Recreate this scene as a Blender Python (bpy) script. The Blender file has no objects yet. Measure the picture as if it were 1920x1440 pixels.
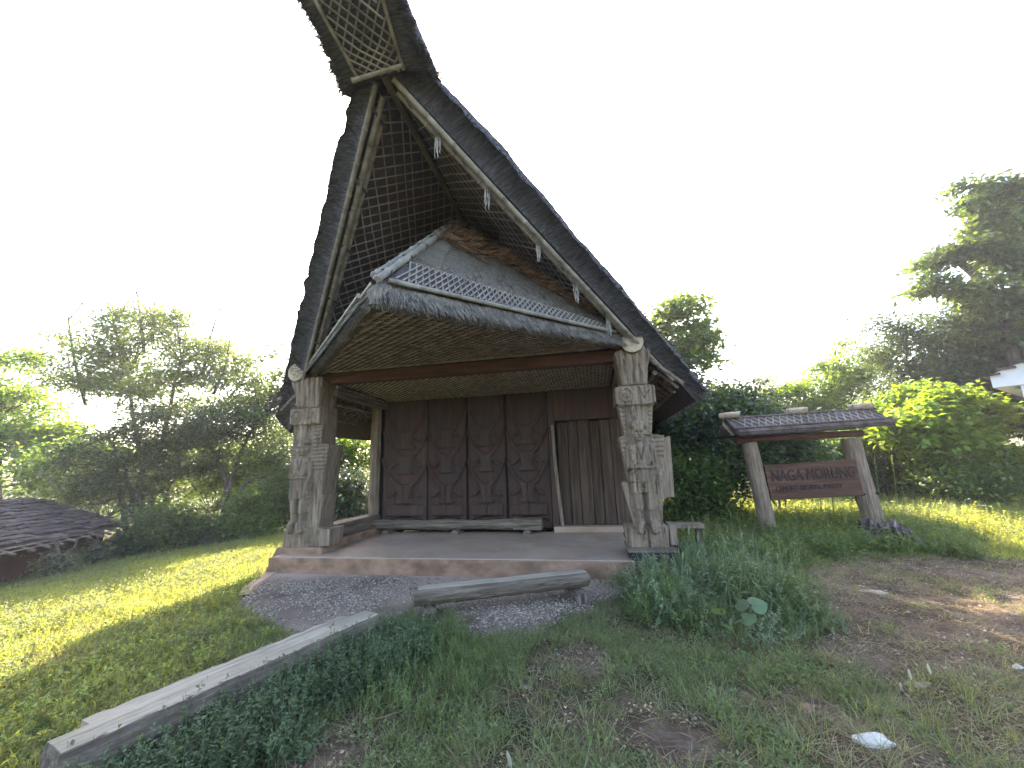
import bpy, math, random
import numpy as np
from mathutils import Vector, Matrix

random.seed(7); RNG = np.random.default_rng(7)
SC = bpy.context.scene; COL = SC.collection
R = math.radians

# ------------------------------------------------------------------ camera
PITCH, ROLL, EYE, FPX = R(11.51), R(1.904), 1.3, 753.0
fw = Vector((0, math.cos(PITCH), math.sin(PITCH)))
r0 = Vector((1, 0, 0)); u0 = Vector((0, -math.sin(PITCH), math.cos(PITCH)))
rt = r0*math.cos(ROLL) - u0*math.sin(ROLL); up = r0*math.sin(ROLL) + u0*math.cos(ROLL)
cd = bpy.data.cameras.new('camera'); cam = bpy.data.objects.new('camera', cd); COL.objects.link(cam)
cam.matrix_world = Matrix(((rt.x, up.x, -fw.x, 0), (rt.y, up.y, -fw.y, 0), (rt.z, up.z, -fw.z, EYE), (0, 0, 0, 1)))
cd.sensor_width = 36; cd.lens = 36*FPX/1920; cd.clip_end = 2000; cd.clip_start = .05
SC.camera = cam

# ------------------------------------------------------------------ light
SUN_EL, SUN_AZ = R(37), R(-7)          # azimuth from +Y towards +X
w = bpy.data.worlds.new('World'); SC.world = w; w.use_nodes = True
nt = w.node_tree; nt.nodes.clear()
sky = nt.nodes.new('ShaderNodeTexSky'); sky.sky_type = 'NISHITA'; sky.sun_disc = False
sky.sun_elevation = SUN_EL; sky.sun_rotation = SUN_AZ
sky.air_density = 1.0; sky.dust_density = 2.6; sky.ozone_density = 1.2
bg = nt.nodes.new('ShaderNodeBackground'); bg.inputs[1].default_value = .15
wo = nt.nodes.new('ShaderNodeOutputWorld')
nt.links.new(sky.outputs[0], bg.inputs[0]); nt.links.new(bg.outputs[0], wo.inputs[0])
sd = bpy.data.lights.new('sun', 'SUN'); sd.energy = 5.0; sd.angle = R(.5); sd.color = (1, .93, .80)
so = bpy.data.objects.new('sun', sd); COL.objects.link(so)
dirv = Vector((math.sin(SUN_AZ)*math.cos(SUN_EL), math.cos(SUN_AZ)*math.cos(SUN_EL), math.sin(SUN_EL)))
so.rotation_euler = dirv.to_track_quat('Z', 'Y').to_euler()
SC.view_settings.view_transform = 'Standard'; SC.view_settings.look = 'None'
SC.view_settings.gamma = 1; SC.view_settings.exposure = 2.98
SC.view_settings.use_white_balance = True; SC.view_settings.white_balance_temperature = 7000; SC.view_settings.white_balance_tint = 12
SC.render.engine = 'CYCLES'
SC.cycles.max_bounces = 8; SC.cycles.diffuse_bounces = 5; SC.cycles.transmission_bounces = 4

# ------------------------------------------------------------------ helpers
def node(nt, t, **kw):
    n = nt.nodes.new(t)
    for k, v in kw.items(): setattr(n, k, v)
    return n

def mat(name, cols, scale=(8, 8, 8), detail=6, rough=.9, bump=.3, bscale=1, transl=0, rnd=.0, noise=1.0, objrnd=0, spec=.2, big=None, island=0):
    """noise ramp over cols (list of rgb) in object space; scale = per-axis frequency"""
    m = bpy.data.materials.new(name); m.use_nodes = True; nt = m.node_tree; L = nt.links
    b = nt.nodes['Principled BSDF']; b.inputs['Roughness'].default_value = rough
    b.inputs['Specular IOR Level'].default_value = spec
    tc = node(nt, 'ShaderNodeTexCoord'); mp = node(nt, 'ShaderNodeMapping'); mp.inputs['Scale'].default_value = scale
    L.new(tc.outputs['Object'], mp.inputs[0])
    nz = node(nt, 'ShaderNodeTexNoise'); nz.inputs['Scale'].default_value = noise; nz.inputs['Detail'].default_value = detail
    nz.inputs['Roughness'].default_value = .65
    L.new(mp.outputs[0], nz.inputs['Vector'])
    cr = node(nt, 'ShaderNodeValToRGB'); e = cr.color_ramp.elements
    n = len(cols)
    pos = [.3+.4*i/max(1, n-1) for i in range(n)]
    e[0].position = pos[0]; e[0].color = (*cols[0], 1); e[1].position = pos[-1]; e[1].color = (*cols[-1], 1)
    for i in range(1, n-1):
        q = e.new(pos[i]); q.color = (*cols[i], 1)
    L.new(nz.outputs[0], cr.inputs[0]); out = cr.outputs[0]
    if big:      # large blotches: (scale, colour, amount)
        n2 = node(nt, 'ShaderNodeTexNoise'); n2.inputs['Scale'].default_value = big[0]; n2.inputs['Detail'].default_value = 4
        L.new(tc.outputs['Object'], n2.inputs['Vector'])
        r2 = node(nt, 'ShaderNodeValToRGB'); r2.color_ramp.elements[0].position = .45; r2.color_ramp.elements[1].position = .65
        r2.color_ramp.elements[1].color = (big[2],)*3+(1,)
        L.new(n2.outputs[0], r2.inputs[0])
        mx = node(nt, 'ShaderNodeMix', data_type='RGBA'); L.new(r2.outputs[0], mx.inputs[0]); L.new(out, mx.inputs[6]); mx.inputs[7].default_value = (*big[1], 1)
        out = mx.outputs[2]
    if objrnd or island:
        if island: oi = node(nt, 'ShaderNodeNewGeometry'); o_ = oi.outputs['Random Per Island']; amt = island
        else: oi = node(nt, 'ShaderNodeObjectInfo'); o_ = oi.outputs['Random']; amt = objrnd
        mr = node(nt, 'ShaderNodeMapRange'); mr.inputs[3].default_value = 1-amt; mr.inputs[4].default_value = 1+amt
        L.new(o_, mr.inputs[0])
        hs = node(nt, 'ShaderNodeHueSaturation'); L.new(mr.outputs[0], hs.inputs['Value']); L.new(out, hs.inputs['Color']); out = hs.outputs[0]
        if transl:
            m2 = node(nt, 'ShaderNodeMapRange'); m2.inputs[3].default_value = .475; m2.inputs[4].default_value = .52
            L.new(o_, m2.inputs[0]); L.new(m2.outputs[0], hs.inputs['Hue'])
    L.new(out, b.inputs['Base Color'])
    if bump:
        n3 = node(nt, 'ShaderNodeTexNoise'); n3.inputs['Scale'].default_value = noise*bscale*2; n3.inputs['Detail'].default_value = 8
        L.new(mp.outputs[0], n3.inputs['Vector'])
        bp = node(nt, 'ShaderNodeBump'); bp.inputs['Strength'].default_value = bump; bp.inputs['Distance'].default_value = .02
        L.new(n3.outputs[0], bp.inputs['Height']); L.new(bp.outputs[0], b.inputs['Normal'])
    if transl:
        tr = node(nt, 'ShaderNodeBsdfTranslucent'); ms = node(nt, 'ShaderNodeMixShader'); ms.inputs[0].default_value = transl
        br = node(nt, 'ShaderNodeMix', data_type='RGBA', blend_type='MULTIPLY'); br.inputs[0].default_value = 1
        br.inputs[7].default_value = (1.6, 1.5, .5, 1)
        L.new(out, br.inputs[6]); L.new(br.outputs[2], tr.inputs[0])
        L.new(b.outputs[0], ms.inputs[1]); L.new(tr.outputs[0], ms.inputs[2])
        L.new(ms.outputs[0], nt.nodes['Material Output'].inputs[0])
    return m

M = {}
M['post'] = mat('weathered grey timber', [(0.080, 0.057, 0.042), (0.178, 0.136, 0.099), (0.271, 0.216, 0.162)], (22, 22, 2.2), bump=.9, big=(3, (.13, .10, .075), .6))
M['wall'] = mat('dark red brown plank', [(0.045, 0.028, 0.023), (0.060, 0.036, 0.029), (0.079, 0.047, 0.038)], (14, 14, 1.0), bump=.25, objrnd=.12, big=(2, (.05, .04, .035), .6))
M['door'] = mat('brown door plank', [(0.030, 0.019, 0.014), (0.058, 0.038, 0.027), (0.102, 0.068, 0.051)], (20, 20, 1.0), bump=.4, objrnd=.35)
M['beam'] = mat('dark red beam', [(0.048, 0.024, 0.017), (0.081, 0.038, 0.030), (0.105, 0.060, 0.043)], (1.5, 20, 20), bump=.3)
M['beamy'] = mat('brown side beam', [(.05, .035, .028), (.12, .09, .07), (.2, .15, .12)], (18, 1.5, 18), bump=.4)
M['loghor'] = mat('grey log', [(0.041, 0.030, 0.023), (0.110, 0.087, 0.067), (0.197, 0.162, 0.128)], (1.8, 24, 24), bump=.9, bscale=1.0)
M['plank_top'] = mat('pale worn timber', [(0.144, 0.119, 0.086), (0.274, 0.238, 0.180), (0.360, 0.324, 0.259)], (1.3, 30, 30), bump=.6, big=(2.5, (.16, .14, .10), .6))
M['logend'] = mat('log end grain', [(0.165, 0.120, 0.075), (0.315, 0.247, 0.173), (0.413, 0.345, 0.255)], (9, 9, 9), bump=.5)
M['bamboo'] = mat('weathered bamboo', [(0.084, 0.070, 0.056), (0.181, 0.157, 0.125), (0.265, 0.237, 0.195)], (6, 6, 6), bump=.1, rough=.6, objrnd=.15)
M['bamboo_pale'] = mat('pale grey bamboo', [(0.115, 0.106, 0.092), (0.192, 0.176, 0.152), (0.260, 0.238, 0.207)], (7, 7, 7), bump=.1, rough=.55, objrnd=.1)
M['lath'] = mat('bamboo lath', [(0.136, 0.118, 0.113), (0.211, 0.186, 0.177), (0.273, 0.248, 0.239)], (5, 5, 5), bump=.1, rough=.8, objrnd=.25)
M['under'] = mat('thatch underside', [(0.043, 0.036, 0.040), (0.079, 0.066, 0.069), (0.122, 0.100, 0.101)], (6, 60, 6), bump=1, big=(1.2, (.085, .05, .04), .5))
M['thatch'] = mat('dark old thatch', [(0.035, 0.034, 0.040), (0.069, 0.067, 0.075), (0.116, 0.112, 0.123)], (7, 60, 7), bump=1.0)
M['thatch_grey'] = mat('grey apron thatch', [(0.059, 0.051, 0.043), (0.143, 0.126, 0.108), (0.233, 0.210, 0.178)], (60, 25, 8), bump=1.0, island=.3)
M['straw'] = mat('orange straw', [(0.128, 0.068, 0.040), (0.256, 0.152, 0.096), (0.336, 0.232, 0.160)], (9, 9, 9), bump=0, island=.35)
M['straw_dark'] = mat('dark straw', [(0.034, 0.031, 0.027), (0.061, 0.054, 0.048), (0.109, 0.095, 0.082)], (9, 9, 9), bump=0, island=.35)
M['straw_grey'] = mat('grey straw', [(0.103, 0.089, 0.075), (0.179, 0.160, 0.138), (0.262, 0.235, 0.200)], (9, 9, 9), bump=0, island=.35)
M['fibre'] = mat('pale fibre', [(0.245, 0.231, 0.210), (0.350, 0.336, 0.308)], (9, 9, 9), bump=0)
M['weave'] = mat('woven mat', [(0.207, 0.150, 0.121), (0.290, 0.225, 0.181), (0.359, 0.292, 0.241)], (9, 9, 9), bump=.2, island=.5, rough=.6)
M['weave2'] = mat('woven ceiling mat', [(.25, .20, .15), (.34, .28, .21), (.42, .35, .27)], (9, 9, 9), bump=.2, island=.25)
M['dark'] = mat('dark gap', [(.012, .01, .009), (.03, .025, .02)], bump=0)
M['floor'] = mat('pinkish cement floor', [(0.222, 0.154, 0.109), (0.302, 0.219, 0.159), (0.373, 0.279, 0.209)], (1.3, 1.3, 1.3), bump=.15, bscale=20, big=(.7, (.22, .17, .14), .5))
M['kerb'] = mat('red brown plaster', [(.13, .075, .045), (.22, .135, .09), (.29, .19, .13)], (3, 3, 6), bump=.3, bscale=8, big=(2.2, (.10, .07, .05), .7))
M['mossy'] = mat('black mossy plinth', [(.012, .012, .012), (.035, .032, .03), (.10, .09, .075)], (6, 6, 6), bump=.6)
M['pave'] = mat('washed concrete', [(0.047, 0.036, 0.030), (0.101, 0.076, 0.060), (0.187, 0.144, 0.109)], (1.3, 1.3, 1.3), bump=.7, bscale=18, big=(.8, (.22, .175, .14), .7))
M['pebble'] = mat('pebbles', [(0.086, 0.070, 0.055), (0.216, 0.175, 0.138), (0.454, 0.380, 0.304)], (30, 30, 30), bump=0, island=.45)
M['tile'] = mat('dark clay tile', [(.035, .026, .024), (.07, .052, .048), (.12, .095, .085)], (5, 5, 5), bump=.4, objrnd=.35)
M['mudwall'] = mat('dark red mud wall', [(.06, .028, .026), (.095, .042, .038), (.12, .058, .05)], (1.5, 1.5, 1.5), bump=.4)
M['signboard'] = mat('dark red sign board', [(0.045, 0.022, 0.015), (0.073, 0.038, 0.025), (0.108, 0.064, 0.045)], (1.3, 14, 14), bump=.4)
M['letter'] = mat('faded black paint', [(.012, .010, .010), (.03, .022, .02), (.06, .035, .028)], (12, 12, 12), bump=0)
M['white'] = mat('whitewash', [(0.570, 0.560, 0.570), (0.684, 0.674, 0.674)], (2, 2, 2), bump=.15, big=(1.5, (.52, .50, .48), .4))
M['bark'] = mat('bark', [(.03, .024, .02), (.07, .055, .045), (.13, .11, .09)], (12, 12, 3), bump=.8)
M['barkpale'] = mat('pale twig bark', [(.12, .10, .085), (.22, .19, .16)], (12, 12, 3), bump=.4)
M['stump'] = mat('rotten stump', [(.02, .015, .013), (.08, .06, .055), (.30, .26, .24)], (20, 20, 3), bump=1)
M['paper'] = mat('dirty white litter', [(0.396, 0.374, 0.338), (0.540, 0.526, 0.497)], (9, 9, 9), bump=.3)
M['stone'] = mat('pale stone', [(.18, .15, .12), (.34, .29, .24)], (9, 9, 9), bump=.6)
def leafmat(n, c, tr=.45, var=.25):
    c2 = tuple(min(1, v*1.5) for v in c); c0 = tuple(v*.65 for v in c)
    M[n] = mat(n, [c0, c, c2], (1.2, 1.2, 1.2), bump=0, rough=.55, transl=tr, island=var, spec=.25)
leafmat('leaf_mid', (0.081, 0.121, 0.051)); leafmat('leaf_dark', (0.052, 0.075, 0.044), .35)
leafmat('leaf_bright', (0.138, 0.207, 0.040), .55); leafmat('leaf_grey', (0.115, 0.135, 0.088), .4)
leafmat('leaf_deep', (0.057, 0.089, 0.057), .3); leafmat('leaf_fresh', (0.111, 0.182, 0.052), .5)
def grassmat(n, cs, tr=.5, var=.3):
    M[n] = mat(n, cs, (.8, .8, .8), bump=0, rough=.6, transl=tr, objrnd=var, spec=.2)
grassmat('grass_green', [(0.128, 0.153, 0.075), (0.187, 0.206, 0.111), (0.261, 0.265, 0.161)])
grassmat('grass_sun_yellow', [(.19, .235, .075), (.27, .29, .11), (.35, .31, .16)], .55)  # sunlight on lawn and meadow partly put into this brighter, yellower colour
grassmat('grass_dry', [(.20, .15, .085), (.28, .22, .13)], .3)
grassmat('weed_green', [(.11, .145, .06), (.15, .195, .085), (.21, .255, .12)])
grassmat('weed_pale', [(0.115, 0.161, 0.086), (0.172, 0.218, 0.127), (0.241, 0.287, 0.184)], .35)
grassmat('weed_dark', [(0.064, 0.095, 0.047), (0.092, 0.128, 0.070), (0.134, 0.169, 0.093)], .35)
grassmat('seedhead', [(.35, .33, .27), (.5, .47, .4)], .3)

class MB:
    def __init__(s): s.v = []; s.f = []
    def add(s, v, f):
        o = len(s.v); s.v += [tuple(p) for p in v]; s.f += [tuple(i+o for i in q) for q in f]
    def box(s, x0, x1, y0, y1, z0, z1, taper=None, jit=0):
        v = [(x, y, z) for z in (z0, z1) for y in (y0, y1) for x in (x0, x1)]
        if jit: v = [(a+random.uniform(-jit, jit), b+random.uniform(-jit, jit), c+random.uniform(-jit, jit)) for a, b, c in v]
        s.add(v, [(0, 2, 3, 1), (4, 5, 7, 6), (0, 1, 5, 4), (2, 6, 7, 3), (0, 4, 6, 2), (1, 3, 7, 5)])
    def bar(s, a, b, w, h, upv=(0, 0, 1)):
        a = Vector(a); b = Vector(b); d = (b-a).normalized(); sx = d.cross(Vector(upv))
        if sx.length < 1e-4: sx = d.cross(Vector((1, 0, 0)))
        sx.normalize(); sy = sx.cross(d)
        v = []
        for p in (a, b):
            for i, j in ((-1, -1), (1, -1), (1, 1), (-1, 1)): v.append(p+sx*(i*w/2)+sy*(j*h/2))
        s.add(v, [(0, 3, 2, 1), (4, 5, 6, 7), (0, 1, 5, 4), (1, 2, 6, 5), (2, 3, 7, 6), (3, 0, 4, 7)])
    def tube(s, pts, rad, n=8, cap=True, noise=0):
        pts = [Vector(p) for p in pts]
        if not hasattr(rad, '__len__'): rad = [rad]*len(pts)
        v = []; prev = None
        for i, p in enumerate(pts):
            d = (pts[min(i+1, len(pts)-1)]-pts[max(i-1, 0)]).normalized()
            if prev is None:
                x = d.orthogonal().normalized()
            else:
                x = (prev-d*prev.dot(d)).normalized()
            prev = x; y = d.cross(x)
            for k in range(n):
                a = 2*math.pi*k/n; r_ = rad[i]*(1+(random.uniform(-noise, noise) if noise else 0))
                v.append(p+x*(math.cos(a)*r_)+y*(math.sin(a)*r_))
        f = []
        for i in range(len(pts)-1):
            for k in range(n):
                f.append((i*n+k, i*n+(k+1) % n, (i+1)*n+(k+1) % n, (i+1)*n+k))
        if cap: f.append(tuple(range(n))[::-1]); f.append(tuple(range((len(pts)-1)*n, len(pts)*n)))
        s.add(v, f)
    def bamboo(s, a, b, r, step=.36, n=8, sag=0):
        a = Vector(a); b = Vector(b); L = (b-a).length; k = max(2, int(L/step)); pts = []; rr = []
        ph = random.uniform(0, .8)
        for i in range(k+1):
            t = (i+ph*(0 < i < k))/(k+ph)if k else 0
            for dt, q in ((-.014, .97), (0, 1.24), (.014, .97)):
                tt = t+dt/L
                if 0 <= tt <= 1:
                    pts.append(a.lerp(b, tt)+Vector((0, 0, -sag*4*tt*(1-tt)))); rr.append(r*q*(1-.15*tt))
        s.tube(pts, rr, n)
    def build(s, name, m, parent=None, smooth=False, bevel=0):
        me = bpy.data.meshes.new(name); me.from_pydata(s.v, [], s.f); me.materials.append(m)
        if smooth: me.polygons.foreach_set('use_smooth', [True]*len(me.polygons))
        o = bpy.data.objects.new(name, me); COL.objects.link(o)
        if parent: o.parent = parent
        if bevel:
            md = o.modifiers.new('bevel', 'BEVEL'); md.width = bevel; md.segments = 2; md.limit_method = 'ANGLE'
        return o

def npmesh(name, V, Fq, m, parent=None, smooth=False):
    """V (n,3) float, Fq (k,4) or (k,3) int -> object, quickly"""
    V = np.asarray(V, np.float32); Fq = np.asarray(Fq, np.int32); k = Fq.shape[1]
    me = bpy.data.meshes.new(name); me.vertices.add(len(V)); me.vertices.foreach_set('co', V.ravel())
    me.loops.add(Fq.size); me.loops.foreach_set('vertex_index', Fq.ravel())
    me.polygons.add(len(Fq)); me.polygons.foreach_set('loop_start', np.arange(len(Fq), dtype=np.int32)*k)
    me.polygons.foreach_set('loop_total', np.full(len(Fq), k, np.int32))
    if smooth: me.polygons.foreach_set('use_smooth', np.ones(len(Fq), bool))
    me.update(calc_edges=True); me.materials.append(m)
    o = bpy.data.objects.new(name, me); COL.objects.link(o)
    if parent: o.parent = parent
    return o

def tag(o, label=None, cat=None, group=None, kind=None):
    if label: o['label'] = label
    if cat: o['category'] = cat
    if group: o['group'] = group
    if kind: o['kind'] = kind
    return o
def thing(name, label, cat, loc, rz=0, group=None):
    o = bpy.data.objects.new(name, None); COL.objects.link(o); o.location = loc; o.rotation_euler = (0, 0, rz)
    o.empty_display_size = .2
    return tag(o, label, cat, group)

# cheap value noise
def vnoise(x, y, seed=0):
    x = np.asarray(x, float); y = np.asarray(y, float)
    xi = np.floor(x).astype(np.int64); yi = np.floor(y).astype(np.int64); fx = x-xi; fy = y-yi
    def h(i, j):
        n = (i*374761393+j*668265263+seed*1442695041) & 0xffffffff
        n = ((n ^ (n >> 13))*1274126177) & 0xffffffff
        return ((n ^ (n >> 16)) & 0xffff)/65535.0
    fx = fx*fx*(3-2*fx); fy = fy*fy*(3-2*fy)
    return (h(xi, yi)*(1-fx)+h(xi+1, yi)*fx)*(1-fy)+(h(xi, yi+1)*(1-fx)+h(xi+1, yi+1)*fx)*fy
def fbm(x, y, seed=0, o=4):
    s = 0; a = .5
    for i in range(o): s = s+a*vnoise(x*2**i, y*2**i, seed+i*17); a *= .5
    return s/(1-.5**o)
def sst(a, b, x): t = np.clip((x-a)/(b-a), 0, 1); return t*t*(3-2*t)
def pix(x, y, Y):     # point at depth Y along the line of sight of a spot noted in the photograph
    d = fw+rt*((x-960)/FPX)+up*((720-y)/FPX)
    return Vector((0, 0, EYE))+d*(Y/d.y)

# ------------------------------------------------------------------ terrain
BANG = R(11.03); BO = np.array([-.806, 6.657])
def to_b(x, y):
    dx = x-BO[0]; dy = y-BO[1]
    return dx*math.cos(BANG)-dy*math.sin(BANG), dx*math.sin(BANG)+dy*math.cos(BANG)
def gz(x, y):
    x = np.asarray(x, float); y = np.asarray(y, float)
    z = -.27+np.zeros_like(x+y)
    z = z-.10*np.clip(-4.0-x, 0, 9)                                   # falls away on the left
    z = z-.05*sst(-1.2, -2.2, x)*sst(3.6, 2.4, y)                       # dip under the weeds by the log
    z = z+.02*np.clip(x-8, 0, 40)*sst(8, 20, y)
    bx, by = to_b(x, y)
    flat = sst(-3.9, -3.2, bx)*sst(3.6, 3.0, bx)*sst(-2.9, -2.2, by)
    z = z+(.05*(fbm(x*.9, y*.9, 3)-.5)+.035*(fbm(x*4, y*4, 5)-.5))*(1-flat)
    return z-flat*.02
def inpoly(x, y, P):
    x = np.asarray(x); y = np.asarray(y); c = np.zeros(x.shape, bool); n = len(P)
    for i in range(n):
        x1, y1 = P[i]; x2, y2 = P[(i+1) % n]
        k = ((y1 > y) != (y2 > y)) & (x < (x2-x1)*(y-y1)/(y2-y1+1e-12)+x1); c ^= k
    return c
PAVE = [(-4.05, 6.95), (-3.8, 6.1), (-3.5, 5.35), (-2.75, 4.65), (-2.2, 4.3), (-1.6, 4.35), (-.9, 4.1), (-.35, 4.2), (.2, 4.4), (.8, 4.85), (1.35, 5.3), (1.75, 5.75), (1.75, 6.4)]
def pdist(x, y, P):     # signed: positive inside
    d = np.full(np.shape(x), 1e9)
    for i in range(len(P)):
        a = np.array(P[i]); b = np.array(P[(i+1) % len(P)]); ab = b-a
        t = np.clip(((x-a[0])*ab[0]+(y-a[1])*ab[1])/(ab@ab), 0, 1)
        d = np.minimum(d, np.hypot(x-a[0]-t*ab[0], y-a[1]-t*ab[1]))
    return np.where(inpoly(x, y, P), d, -d)
DIRT = [(3.75, 6.2), (3.2, 5.0), (2.85, 3.95), (2.35, 3.4), (2.1, 2.9), (2.3, 2.3), (3.2, 1.4), (12, 2.0), (12, 5.6), (8, 6.0), (5.6, 6.6)]
PATCH = [(.85, 2.65, .45), (.3, 2.9, .25), (-1.1, 2.65, .35), (0, 3.45, .28), (-.6, 3.2, .22), (1.7, 2.95, .35), (2.0, 2.6, .4), (-5, 4.9, .5), (-3.8, 5.0, .35), (-5.7, 8.8, .5), (.5, 3.75, .3), (-4.2, 3.9, .4)]
def dirtmask(x, y):
    d = sst(-.35, .35, pdist(x, y, DIRT)+.7*(fbm(x*1.6, y*1.6, 11)-.5))
    for px, py, r_ in PATCH:
        d = np.maximum(d, sst(1.3, .5, np.hypot(x-px, y-py)/r_+.9*(fbm(x*3, y*3, 23)-.5)))
    return d
def axis(lo, hi, st, far):
    a = list(np.arange(lo, hi, st)); s = st; p = a[-1]
    while p < far: s *= 1.25; p += s; a.append(p)
    s = st; p = a[0]; b = []
    while p > -far: s *= 1.25; p -= s; b.append(p)
    return np.array(b[::-1]+a)
gx = axis(-14, 13, .1, 500); gy = axis(1.2, 17, .1, 500)
GX, GY = np.meshgrid(gx, gy); GZ = gz(GX, GY)
nx, ny = len(gx), len(gy)
idx = np.arange(nx*ny).reshape(ny, nx)
Q = np.stack([idx[:-1, :-1], idx[:-1, 1:], idx[1:, 1:], idx[1:, :-1]], -1).reshape(-1, 4)
# ground material: soil <-> mossy turf from a soil map stored on the mesh
gm = bpy.data.materials.new('ground'); gm.use_nodes = True; nt = gm.node_tree; L = nt.links; b = nt.nodes['Principled BSDF']
b.inputs['Roughness'].default_value = 1; b.inputs['Specular IOR Level'].default_value = .1
at = node(nt, 'ShaderNodeAttribute', attribute_name='soil'); tc = node(nt, 'ShaderNodeTexCoord')
def nz_(sc, det=8, ro=.6):
    n = node(nt, 'ShaderNodeTexNoise'); n.inputs['Scale'].default_value = sc; n.inputs['Detail'].default_value = det; n.inputs['Roughness'].default_value = ro
    L.new(tc.outputs['Object'], n.inputs['Vector']); return n.outputs[0]
def ramp(src, stops):
    c = node(nt, 'ShaderNodeValToRGB'); e = c.color_ramp.elements; e[0].position = stops[0][0]; e[0].color = (*stops[0][1], 1); e[1].position = stops[-1][0]; e[1].color = (*stops[-1][1], 1)
    for p, q in stops[1:-1]: k = e.new(p); k.color = (*q, 1)
    L.new(src, c.inputs[0]); return c.outputs[0]
soil = ramp(nz_(1.6, 15, .82), [(.33, (.028, .019, .014)), (.43, (.072, .050, .036)), (.54, (.15, .108, .08)), (.70, (.29, .22, .17))])
turf = ramp(nz_(2.0, 12, .75), [(.35, (.03, .032, .015)), (.5, (.06, .065, .028)), (.62, (.12, .10, .055)), (.72, (.17, .13, .08))])
mx = node(nt, 'ShaderNodeMix', data_type='RGBA'); L.new(at.outputs['Fac'], mx.inputs[0]); L.new(turf, mx.inputs[6]); L.new(soil, mx.inputs[7])
L.new(mx.outputs[2], b.inputs['Base Color'])
bp = node(nt, 'ShaderNodeBump'); bp.inputs['Strength'].default_value = 1; bp.inputs['Distance'].default_value = .06
L.new(nz_(18, 14, .78), bp.inputs['Height']); L.new(bp.outputs[0], b.inputs['Normal'])
g = npmesh('ground', np.stack([GX, GY, GZ], -1).reshape(-1, 3), Q, gm, smooth=True); tag(g, kind='structure')
a_ = g.data.attributes.new('soil', 'FLOAT', 'POINT'); a_.data.foreach_set('value', dirtmask(GX, GY).ravel().astype(np.float32))

# ------------------------------------------------------------------ paving in front of the porch
def sheet_from(name, m, x0, x1, y0, y1, st, inside, zf, kind='structure'):
    xs = np.arange(x0, x1, st); ys = np.arange(y0, y1, st); X, Y = np.meshgrid(xs, ys); I = inside(X, Y)
    k = np.arange(X.size).reshape(X.shape)
    ok = I[:-1, :-1] & I[1:, :-1] & I[1:, 1:] & I[:-1, 1:]
    Qd = np.stack([k[:-1, :-1], k[:-1, 1:], k[1:, 1:], k[1:, :-1]], -1)[ok]
    use = np.unique(Qd); mp = np.full(X.size, -1); mp[use] = np.arange(len(use))
    V = np.stack([X, Y, zf(X, Y)], -1).reshape(-1, 3)[use]
    o = npmesh(name, V, mp[Qd], m, smooth=True)
    if kind: tag(o, kind=kind)
    return o
def pavez(x, y):
    d = pdist(x, y, PAVE)+.22*(fbm(x*3, y*3, 9)-.5)
    return gz(x, y)*0-.235+.02*(fbm(x*2, y*2, 8)-.5)-.1*sst(.12, -.12, d)
pv = sheet_from('paving', M['pave'], -4.4, 2.2, 3.8, 7.6, .05, lambda x, y: pdist(x, y, PAVE+[(1.7, 7.1), (-3.9, 7.6)][:0]) > -.25, pavez)
def smooth_screed(x, y): return np.clip(.9*sst(1.5, .6, np.abs(x+.2)/1.3)*sst(4.9, 5.5, y+.5*(fbm(x*2, y*2, 31)-.5))+sst(6.1, 6.6, y+.4*(fbm(x*2, y*2, 32)-.5)), 0, 1)
co = np.zeros(len(pv.data.vertices)*3, np.float32); pv.data.vertices.foreach_get('co', co); co = co.reshape(-1, 3)
pv.data.attributes.new('screed', 'FLOAT', 'POINT').data.foreach_set('value', smooth_screed(co[:, 0], co[:, 1]).astype(np.float32))
nt = M['pave'].node_tree; b = nt.nodes['Principled BSDF']; src = b.inputs['Base Color'].links[0].from_socket
mx = node(nt, 'ShaderNodeMix', data_type='RGBA'); at = node(nt, 'ShaderNodeAttribute', attribute_name='screed'); nt.links.new(at.outputs['Fac'], mx.inputs[0]); nt.links.new(src, mx.inputs[6]); mx.inputs[7].default_value = (.30, .225, .175, 1); nt.links.new(mx.outputs[2], b.inputs['Base Color'])
# pebbles exposed in the paving
def pebbles(n, cond, smin, smax, zf, name, label, cat):
    ico = np.array([(1, 0, 0), (-1, 0, 0), (0, 1, 0), (0, -1, 0), (0, 0, 1), (0, 0, -1)], float)
    tri = np.array([(0, 2, 4), (2, 1, 4), (1, 3, 4), (3, 0, 4), (2, 0, 5), (1, 2, 5), (3, 1, 5), (0, 3, 5)])
    X, Y = cond(n); k = len(X)
    s = RNG.uniform(smin, smax, (k, 1, 1))*np.stack([RNG.uniform(.8, 1.5, k), RNG.uniform(.6, 1, k), RNG.uniform(.4, .8, k)], -1)[:, None, :]
    a = RNG.uniform(0, 6.28, k); c, s_ = np.cos(a), np.sin(a)
    V = ico[None]*s; Vx = V[..., 0]*c[:, None]-V[..., 1]*s_[:, None]; Vy = V[..., 0]*s_[:, None]+V[..., 1]*c[:, None]
    V = np.stack([Vx+X[:, None], Vy+Y[:, None], V[..., 2]+zf(X, Y)[:, None]], -1).reshape(-1, 3)
    Fq = (tri[None]+np.arange(k)[:, None, None]*6).reshape(-1, 3)
    return tag(npmesh(name, V, Fq, M['pebble']), label, cat, kind='stuff')
def pav_sample(n):
    X = RNG.uniform(-4.2, 2.0, n); Y = RNG.uniform(4, 7.2, n); d = pdist(X, Y, PAVE)
    # the smooth screed near the step is bare of pebbles
    sm = smooth_screed(X, Y)
    p = (.15+1.3*sst(.3, .6, fbm(X*2.0, Y*2.0, 12)))*(1-np.clip(sm, 0, .97))
    ok = (d > -.05) & (RNG.random(n) < p)
    return X[ok], Y[ok]
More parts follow.
